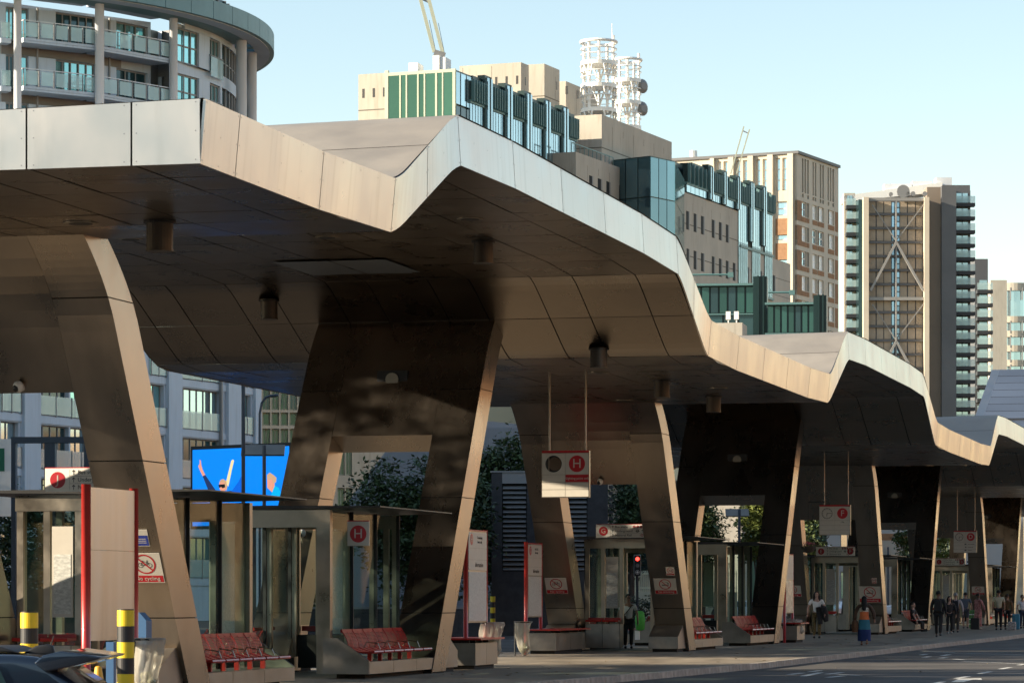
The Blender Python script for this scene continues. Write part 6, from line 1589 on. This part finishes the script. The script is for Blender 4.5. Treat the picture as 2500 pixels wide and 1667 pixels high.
def person(px, pyf, hpx, yaw, lab, skin='pale', top=(.5, .5, .5), legs=(.03, .03, .035), hair=(.02, .015, .012), longhair=False, dress=None, sleeves='short', shorts=False,
           arms=((20, -10), (20, -10)), stride=.0, seated=False, shoe=(.02, .02, .02), face=True, place=None, hcol2=None, armfwd=(0, 0), lean=0, topm=None, legm=None):
    Z = 1.38*8000/(pyf-1455)
    if place: x, y, z0, H = place
    else: x, y, z0 = uZ(px, pyf, Z); H = hpx*Z/8000
    t = thing('person', lab, 'person', (x, y, z0), 'people waiting and walking on the platform', rz=R_(yaw))
    h = H; V = lambda a, b, c: Vector((a*h, b*h, c*h))   # the figure looks along -Y before it is turned
    dz = -.26 if seated else 0.0
    hipz = .50+dz
    def armpts(s, k):
        a, e = arms[k]; a, e = R_(a), R_(e); fw = R_(armfwd[k])
        sh = V(s*.112, 0, .80+dz)
        d1 = Vector((s*math.sin(a), -math.sin(fw), -math.cos(a)*math.cos(fw))).normalized(); el = sh+d1*.17*h
        d2 = Vector((s*math.sin(a*.4)*.5-s*math.sin(R_(max(0, -e)))*.4, -math.sin(fw+R_(abs(e))), -math.cos(fw+R_(abs(e))))).normalized(); wr = el+d2*.145*h
        return sh, el, wr, d2
    def legpts(s, k):
        st_ = stride*(1 if k else -1); hp = V(s*.052, 0, hipz)
        if seated: kn = V(s*.06, -.24, hipz+.0); an = V(s*.06, -.25, .04+dz*0+0.0); an.z = .04*h
        else: kn = V(s*.055, -.02-st_*.5, .275); an = V(s*.055, .015-st_, .045+max(0, -st_)*.25)
        return hp, kn, an
    A = [armpts(-1, 0), armpts(1, 1)]; Lg = [legpts(-1, 0), legpts(1, 1)]
    r = lambda v: v*h
    N = [(V(0, 0, .53+dz), r(.07), r(.055)), (V(0, -.005, .64+dz), r(.066), r(.05)), (V(0, 0, .76+dz), r(.078), r(.055)), (V(0, .005, .825+dz), r(.035), r(.035)),
         (V(0, -.005, .865+dz), r(.032), r(.034)), (V(0, -.012, .905+dz), r(.044), r(.052)), (V(0, -.005, .95+dz), r(.046), r(.056)), (V(0, .002, .985+dz), r(.024), r(.03))]
    E_ = [(i, i+1) for i in range(7)]
    for sh, el, wr, d2 in A:
        b_ = len(N); N += [(sh, r(.034), r(.034)), (el, r(.024), r(.024)), (wr, r(.016), r(.016))]; E_ += [(2, b_), (b_, b_+1), (b_+1, b_+2)]
    for hp, kn, an in Lg:
        b_ = len(N); N += [(hp, r(.052), r(.052)), (kn, r(.034), r(.034)), (an, r(.022), r(.022))]; E_ += [(0, b_), (b_, b_+1), (b_+1, b_+2)]
    skin_obj('body', t, N, E_, SKINS[skin])
    # hands: palm, four unequal fingers, thumb from the side
    for k, (sh, el, wr, d2) in enumerate(A):
        s = (-1, 1)[k]; sd = d2.cross(Vector((s, 0, 0))).normalized(); b = MB(); fwd = sd if sd.length > .1 else Vector((0, -1, 0)); ac = d2.cross(fwd).normalized()
        b.tube([wr-d2*.005*h, wr+d2*.02*h, wr+d2*.05*h], [r(.014), r(.019), r(.018)], 8)
        for j, ln in enumerate((.036, .043, .040, .031)):
            o = wr+d2*.046*h+fwd*(.0135-.009*j)*h; b.tube([o, o+d2*ln*.55*h+ac*s*.002*h, o+d2*ln*.95*h+ac*s*.010*h], [r(.0052), r(.0048), r(.0036)], 5)
        o = wr+d2*.014*h+fwd*.015*h; b.tube([o, o+d2*.02*h+fwd*.012*h, o+d2*.04*h+fwd*.014*h], [r(.0065), r(.0055), r(.004)], 5)
        o_ = _new('hand', b.mesh('hand', SKINS[skin], smooth=True)); o_.parent = t
    # clothes
    tm = topm or cloth(top)
    if dress is None:
        N = [(V(0, 0, .50+dz), r(.085), r(.068)), (V(0, -.005, .63+dz), r(.078), r(.062)), (V(0, 0, .76+dz), r(.09), r(.066)), (V(0, .004, .808+dz), r(.048), r(.044))]; E_ = [(0, 1), (1, 2), (2, 3)]
        for sh, el, wr, d2 in A:
            b_ = len(N); e1 = sh.lerp(el, .72) if sleeves == 'short' else el
            N += [(sh, r(.044), r(.044)), (e1, r(.036), r(.036))]; E_ += [(2, b_), (b_, b_+1)]
            if sleeves == 'long': N += [(wr.lerp(el, .08), r(.024), r(.024))]; E_ += [(b_+1, b_+2)]
        skin_obj('top', t, N, E_, tm)
        N = [(V(0, 0, .53+dz), r(.078), r(.066))]; E_ = []
        for hp, kn, an in Lg:
            b_ = len(N); N += [(hp, r(.062), r(.062)), (kn, r(.043), r(.043))]; E_ += [(0, b_), (b_, b_+1)]
            if not shorts: N += [(an+Vector((0, 0, .012*h)), r(.034), r(.034))]; E_ += [(b_+1, b_+2)]
        skin_obj('trousers', t, N, E_, legm or cloth(legs))
    else:
        zs = [.085, .2, .32, .43, .52, .6, .68, .76, .80]; rx = [.135, .13, .125, .12, .108, .088, .092, .095, .06]
        bands = dress; tot = len(zs)-1
        for (i0, i1, dm) in bands:
            b = MB(); nn = 20; vs = []; fs = []
            for i in range(i0, i1+1):
                for k in range(nn):
                    a = 2*math.pi*k/nn; q = rx[i]*(1+(.05*math.sin(6*a+i) if i < 5 else 0)); vs.append(V(q*math.cos(a), q*.72*math.sin(a)+(.02*math.sin(i) if i < 3 else 0), zs[i]))
            for i in range(i1-i0):
                for k in range(nn): fs.append((i*nn+k, i*nn+(k+1) % nn, (i+1)*nn+(k+1) % nn, (i+1)*nn+k))
            b.add(vs, fs); o_ = _new('dress', b.mesh('dress', dm, smooth=True)); o_.parent = t
        if sleeves == 'long':
            N = [(V(0, .01, .79), r(.06), r(.05)), (V(0, .02, .6), r(.09), r(.045))]; E_ = [(0, 1)]
            for sh, el, wr, d2 in A:
                b_ = len(N); N += [(sh, r(.046), r(.044)), (el, r(.040), r(.04)), (wr.lerp(el, .06), r(.038), r(.038))]; E_ += [(0, b_), (b_, b_+1), (b_+1, b_+2)]
            skin_obj('shrug', t, N, E_, tm)
    for hp, kn, an in Lg:
        b = MB(); b.ell((an.x, an.y-.035*h, an.z-.022*h), .027*h, .075*h, .024*h, 10, 6); o_ = _new('shoe', b.mesh('shoe', cloth(shoe), smooth=True)); o_.parent = t
    # hair and face
    hm = cloth(hair, .3)
    b = MB(); c = V(0, .008, .945+dz)
    n, m_ = 14, 8; vs = []; fs = []
    for i in range(m_+1):
        ph = math.pi*i/m_*.62
        for k in range(n):
            a = 2*math.pi*k/n; ff = 1.0 if not (math.sin(a) < -.2 and i > 3) else .80
            vs.append(c+Vector((.056*h*math.sin(ph)*math.cos(a)*ff, .066*h*math.sin(ph)*math.sin(a)*ff, .058*h*math.cos(ph))))
    for i in range(m_):
        for k in range(n): fs.append((i*n+k, i*n+(k+1) % n, (i+1)*n+(k+1) % n, (i+1)*n+k))
    b.add(vs, fs)
    if longhair: b.tube([V(0, .03, .96+dz), V(0, .055, .90+dz), V(0, .06, .80+dz), V(0, .065, .70+dz)], [r(.045), r(.058), r(.056), r(.03)], 12)
    if longhair == 'sides':
        for s in (-1, 1): b.tube([V(s*.045, .01, .94+dz), V(s*.055, 0, .87+dz), V(s*.062, -.03, .79+dz)], [r(.022), r(.026), r(.014)], 8)
    o_ = _new('hair', b.mesh('hair', hm, smooth=True)); o_.parent = t
    if face:
        b = MB()
        for s in (-1, 1): b.ell(tuple(V(s*.019, -.062, .925+dz)), .006*h, .004*h, .0045*h, 8, 5)
        o_ = _new('eyes', b.mesh('eyes', cloth((.02, .02, .02)))); o_.parent = t; o_['kind'] = 'thing'
        b = MB(); b.prism([V(-.008, -.055, .895+dz), V(.008, -.055, .895+dz), V(0, -.055, .925+dz)], (0, -.018*h, -.004*h)); o_ = _new('nose', b.mesh('nose', SKINS[skin])); o_.parent = t
        b = MB(); b.ell(tuple(V(0, -.060, .880+dz)), .016*h, .004*h, .004*h, 8, 5); o_ = _new('mouth', b.mesh('mouth', cloth((.25, .08, .07)))); o_.parent = t
    for s in (-1, 1):
        b = MB(); b.ell(tuple(V(s*.052, .005, .915+dz)), .008*h, .014*h, .02*h, 8, 5); o_ = _new('ear', b.mesh('ear', SKINS[skin])); o_.parent = t
    t['h'] = h
    return t
def loc(t, b, name, lab, cat, m, smooth=False):       # a carried thing, modelled in the person's own frame and left top-level
    o = _new(name, b.mesh(name, m, smooth=smooth)); o.matrix_world = Matrix.Translation(t.location) @ Matrix.Rotation(t.rotation_euler.z, 4, 'Z')
    tag(o, lab, cat); return o
VY = HEAD                                             # yaw that makes a figure look at the camera
black = (.012, .012, .014)
p = person(1534, 1582, 133, VY+5, 'person in a white t-shirt and glasses with a black bag across the chest', 'tan', (.72, .72, .72), black, (.02, .015, .012), arms=((24, -4), (16, -14)), armfwd=(0, 10))
h = p['h']; b = MB(); b.bar((-.115*h, -.075*h, .57*h), (.07*h, -.045*h, .80*h), .022*h, .01*h); b.box(-.15*h, -.06*h, -.11*h, -.055*h, .47*h, .60*h); loc(p, b, 'shoulder_bag', 'black bag worn across the chest of the man in white', 'bag', cloth(black))
b = MB(); b.lathe([(.01*h, .42*h), (.035*h, .40*h), (.055*h, .33*h), (.05*h, .27*h)], (-.205*h, -.02*h, 0), 10); loc(p, b, 'carrier_bag', 'white carrier bag in the hand of the man in white', 'bag', M['white'])
b = MB(); [ring(b, s*.019*h, .925*h, .012*h, .016*h, 0, 12) for s in (-1, 1)]; line(b, (-.007*h, .926*h), (.007*h, .926*h), .004*h, 0); b.v = [(v[0], -.069*h, v[1]) for v in b.v]; loc(p, b, 'glasses', 'glasses of the man in white', 'glasses', M['black'])
x, y, z = uZ(1563, 1512, 90); t = thing('green_bag', 'bright green bag right of the man in white', 'bag', (x, y, z-.3)); b = MB(); b.lathe([(.05, -.3), (.12, -.26), (.14, 0), (.11, .2), (.05, .24)], (x, y, z), 12); b.build('sack', mat('green_cloth', (.08, .42, .06), .7, var=.2, vscale=8), t, smooth=True)
b = MB(); b.box(x-.15, x-.03, y, y+.1, z-.55, z-.3); b.build('white_label', M['white'], t)
camo = cloth((.05, .04, .02), .6, (.16, .11, .04), 22)
p = person(1994, 1557, 115, VY-6, 'person in a white top and patterned trousers carrying a black coat over one arm', 'pale', (.72, .7, .68), legm=camo, hair=(.015, .012, .01), longhair='sides', arms=((26, -95), (18, -95)), armfwd=(5, 25))
h = p['h']; b = MB(); b.tube([(.09*h, -.12*h, .66*h), (.14*h, -.11*h, .64*h), (.17*h, -.08*h, .5*h), (.20*h, -.05*h, .36*h)], [.05*h, .075*h, .085*h, .05*h], 12); b.tube([(.03*h, -.11*h, .66*h), (.06*h, -.09*h, .5*h), (.08*h, -.08*h, .3*h)], [.05*h, .07*h, .05*h], 10); loc(p, b, 'coat', 'black coat hanging over the arm of the woman in white', 'coat', cloth(black), True)
leo = cloth((.25, .2, .15), .7, (.55, .5, .42), 30); org_ = cloth((.62, .16, .05)); tl_ = cloth((.03, .16, .22)); nv_ = cloth((.01, .03, .13))
p = person(2110, 1574, 120, VY+172, 'person seen from behind in an orange and blue dress with brown shawl', 'tan', (.07, .04, .025), hair=(.008, .008, .008), longhair=True, dress=[(0, 2, nv_), (2, 4, tl_), (4, 6, org_), (6, 8, leo)], sleeves='long', arms=((28, -8), (24, -8)), stride=.07, face=False, shoe=(.3, .14, .08))
h = p['h']; b = MB(); b.lathe([(.02*h, .52*h), (.06*h, .48*h), (.075*h, .34*h), (.06*h, .26*h)], (.185*h, .02*h, 0), 10); loc(p, b, 'shoulder_bag', 'brown shoulder bag of the woman in the orange dress', 'bag', cloth((.12, .055, .025)))
x, y, z = ux(2238, 1500, -15.5)
hs_ = 74*(-x*SN+y*CS)/8000/.74
p = person(0, 1550, 0, VY+68, 'seated person in dark clothes and glasses on the far bench', 'pale', (.015, .017, .02), black, (.02, .015, .01), sleeves='short', arms=((14, -70), (14, -70)), armfwd=(25, 25), seated=True, place=(x-.15, y, .12+.0, hs_*.98))
b = MB(); b.box(-.05, .05, -.38, -.3, .62, .64); loc(p, b, 'phone', 'phone in the hands of the seated man', 'phone', M['black'])
p = person(2291, 1554, 113, VY+165, 'walking person in black with a black backpack', 'brown', (.02, .02, .022), black, (.008, .008, .008), sleeves='long', stride=.10, face=False, arms=((14, -12), (14, -12)), shoe=(.05, .05, .05))
def pack(p, lab, c):
    h = p['h']; b = MB(); b.hexa([(-.08*h,.05*h,.55*h),(.08*h,.05*h,.55*h),(.08*h,.15*h,.56*h),(-.08*h,.15*h,.56*h),(-.07*h,.05*h,.80*h),(.07*h,.05*h,.80*h),(.06*h,.12*h,.79*h),(-.06*h,.12*h,.79*h)])
    for s in (-1, 1): b.tube([(s*.055*h, .06*h, .80*h), (s*.06*h, -.01*h, .83*h), (s*.06*h, -.075*h, .76*h), (s*.07*h, -.06*h, .62*h), (s*.075*h, .05*h, .58*h)], .011*h, 6)
    o = loc(p, b, 'backpack', lab, 'backpack', cloth(c)); md = o.modifiers.new('round', 'BEVEL'); md.width = .02; md.segments = 2
pack(p, 'black backpack of the person walking in black', black)
person(2318, 1546, 92, VY+10, 'person in dark clothes facing the platform between two backpacks', 'pale', (.02, .018, .02), black, (.012, .01, .008), longhair='sides', sleeves='long', shoe=(.5, .5, .5))
p = person(2333, 1543, 97, VY+170, 'person with grey hair in a pale shirt, seen from behind', 'pale', (.36, .33, .34), (.06, .055, .05), (.3, .3, .29), sleeves='long', face=False); pack(p, 'dark backpack of the grey haired person', (.015, .016, .025))
person(2357, 1533, 88, VY+160, 'person in a blue grey shirt and shorts', 'tan', (.09, .11, .15), (.05, .055, .07), (.012, .012, .012), shorts=True, face=False, shoe=(.03, .03, .03))
pk = cloth((.32, .1, .1), .5, (.45, .2, .18), 14)
p = person(2388, 1536, 89, VY+120, 'person in a long pink patterned dress', 'brown', (.3, .1, .1), hair=(.01, .01, .01), dress=[(0, 8, pk)], sleeves='long', topm=pk, arms=((20, -60), (18, -40)), armfwd=(15, 10), face=False, shoe=(.4, .3, .25))
person(2438, 1537, 98, VY+175, 'person in a cream t-shirt seen from behind', 'tan', (.5, .45, .32), black, (.01, .01, .01), face=False, arms=((10, -8), (10, -8)))
person(2459, 1536, 87, VY+150, 'person in a brown top holding a blue tote', 'tan', (.13, .07, .03), black, (.03, .02, .012), sleeves='long', face=False, arms=((12, -12), (14, -12)))
person(2496, 1533, 82, VY+20, 'person in a white top at the right edge', 'tan', (.6, .6, .62), (.02, .025, .05), (.02, .015, .01))
def luggage(px, py, Z, w_, h_, m, lab, name='suitcase', cat='suitcase', stripes=None):
    x, y, z = uZ(px, py, Z); t = thing(name, lab, cat, (x, y, .12))
    b = MB(); b.box(x-w_/2, x+w_/2, y, y+.22, .15, .12+h_); o = b.build('body', m, t); md = o.modifiers.new('round', 'BEVEL'); md.width = .03; md.segments = 2
    b = MB(); b.tube([(x-w_*.3, y+.11, .12+h_), (x-w_*.3, y+.11, .12+h_+.22), (x+w_*.3, y+.11, .12+h_+.22), (x+w_*.3, y+.11, .12+h_)], .012, 6); b.build('handle', M['dark'], t)
    if stripes:
        for i in range(3): b = MB(); b.box(x-w_/2-.004, x+w_/2+.004, y-.004, y+.224, .12+h_*(.25+.25*i), .12+h_*(.25+.25*i)+.035); b.build('stripe', stripes, t)
luggage(2380, 1530, 134, .36, .5, M['black'], 'black suitcase left of the pink dress'); luggage(2376, 1512, 138, .34, .8, cloth((.1, .25, .08)), 'green bag with white stripes standing on end behind the black suitcase', 'shopping_bag', 'bag', M['white'])
luggage(2480, 1512, 134, .3, .66, cloth((.06, .22, .32)), 'blue tote bag beside the person in brown', 'tote_bag', 'bag'); luggage(2470, 1528, 132, .32, .36, cloth((.03, .03, .03), .9, (.4, .36, .34), 25), 'dark patterned wheeled case near the blue tote')
# motorcyclist
X, Z = (1752-1250)/8000*172, 172; x, y = cw(X, Z)
t = thing('motorcycle', 'motorcycle with red tail lamp seen from behind through the shelter', 'motorcycle', (x, y, 0), rz=R_(VY+180+20)); L_ = lambda *a: a
def mp(name, b, m): o = _new(name, b.mesh(name, m)); o.parent = t; return o
for yy in (-.55, .45): b = MB(); b.tube([(-.05, yy, .26), (.05, yy, .26)], .26, 18); mp('wheel', b, M['black'])
b = MB(); b.hexa([(-.14,-.6,.4),(.14,-.6,.4),(.16,.5,.42),(-.16,.5,.42),(-.1,-.5,.72),(.1,-.5,.72),(.14,.55,.66),(-.14,.55,.66)]); mp('body', b, M['black'])
b = MB(); b.box(-.2, .2, .3, .62, .68, .98); mp('top_box', b, M['black']); b = MB(); b.tube([(-.33, -.5, .92), (.33, -.5, .92)], .015, 6); b.tube([(0, -.5, .6), (0, -.48, .92)], .02, 6); mp('handlebar', b, M['dark'])
b = MB(); b.box(-.09, .09, .56, .63, .52, .6); mp('tail_lamp', b, M['lampred']); b = MB(); b.box(-.09, .09, .6, .615, .34, .46); mp('number_plate', b, M['yellow'])
rp = person(0, 1550, 0, VY+200, 'person in dark jacket and helmet riding the motorcycle', 'tan', (.05, .055, .055), black, black, sleeves='long', arms=((18, -40), (18, -40)), armfwd=(40, 40), seated=True, place=(x, y, .16, 1.35), face=False)
b = MB(); b.ell((0, 0, .93*1.35-.26*1.35), .105, .125, .115, 14, 8); loc(rp, b, 'helmet', 'dark helmet of the motorcyclist', 'helmet', M['black'], True)
# ------------------------------------------------------------------ lettering becomes plain meshes
bpy.context.view_layer.update()
dg = bpy.context.evaluated_depsgraph_get()
fonts = [o for o in sc.objects if o.type == 'FONT']
new = {}
for o in fonts: new[o.name] = bpy.data.meshes.new_from_object(o.evaluated_get(dg))
for o in fonts:
    me = new[o.name]; nm = o.name; par = o.parent; ml = o.matrix_local.copy(); old = o.data
    bpy.data.objects.remove(o); q = bpy.data.objects.new(nm, me); COL.objects.link(q); q.parent = par; q.matrix_local = ml

# ------------------------------------------------------------------ everything was measured from a 1.5 m eye; the real eye height is about 1.76 m
K = 1.17
SCL = Matrix.Scale(K, 4)
for o in sc.objects:
    if o.parent is None and o.type in ('MESH', 'EMPTY'): o.matrix_world = SCL @ o.matrix_basis
cam.location.z *= K; cd.dof.focus_distance *= K
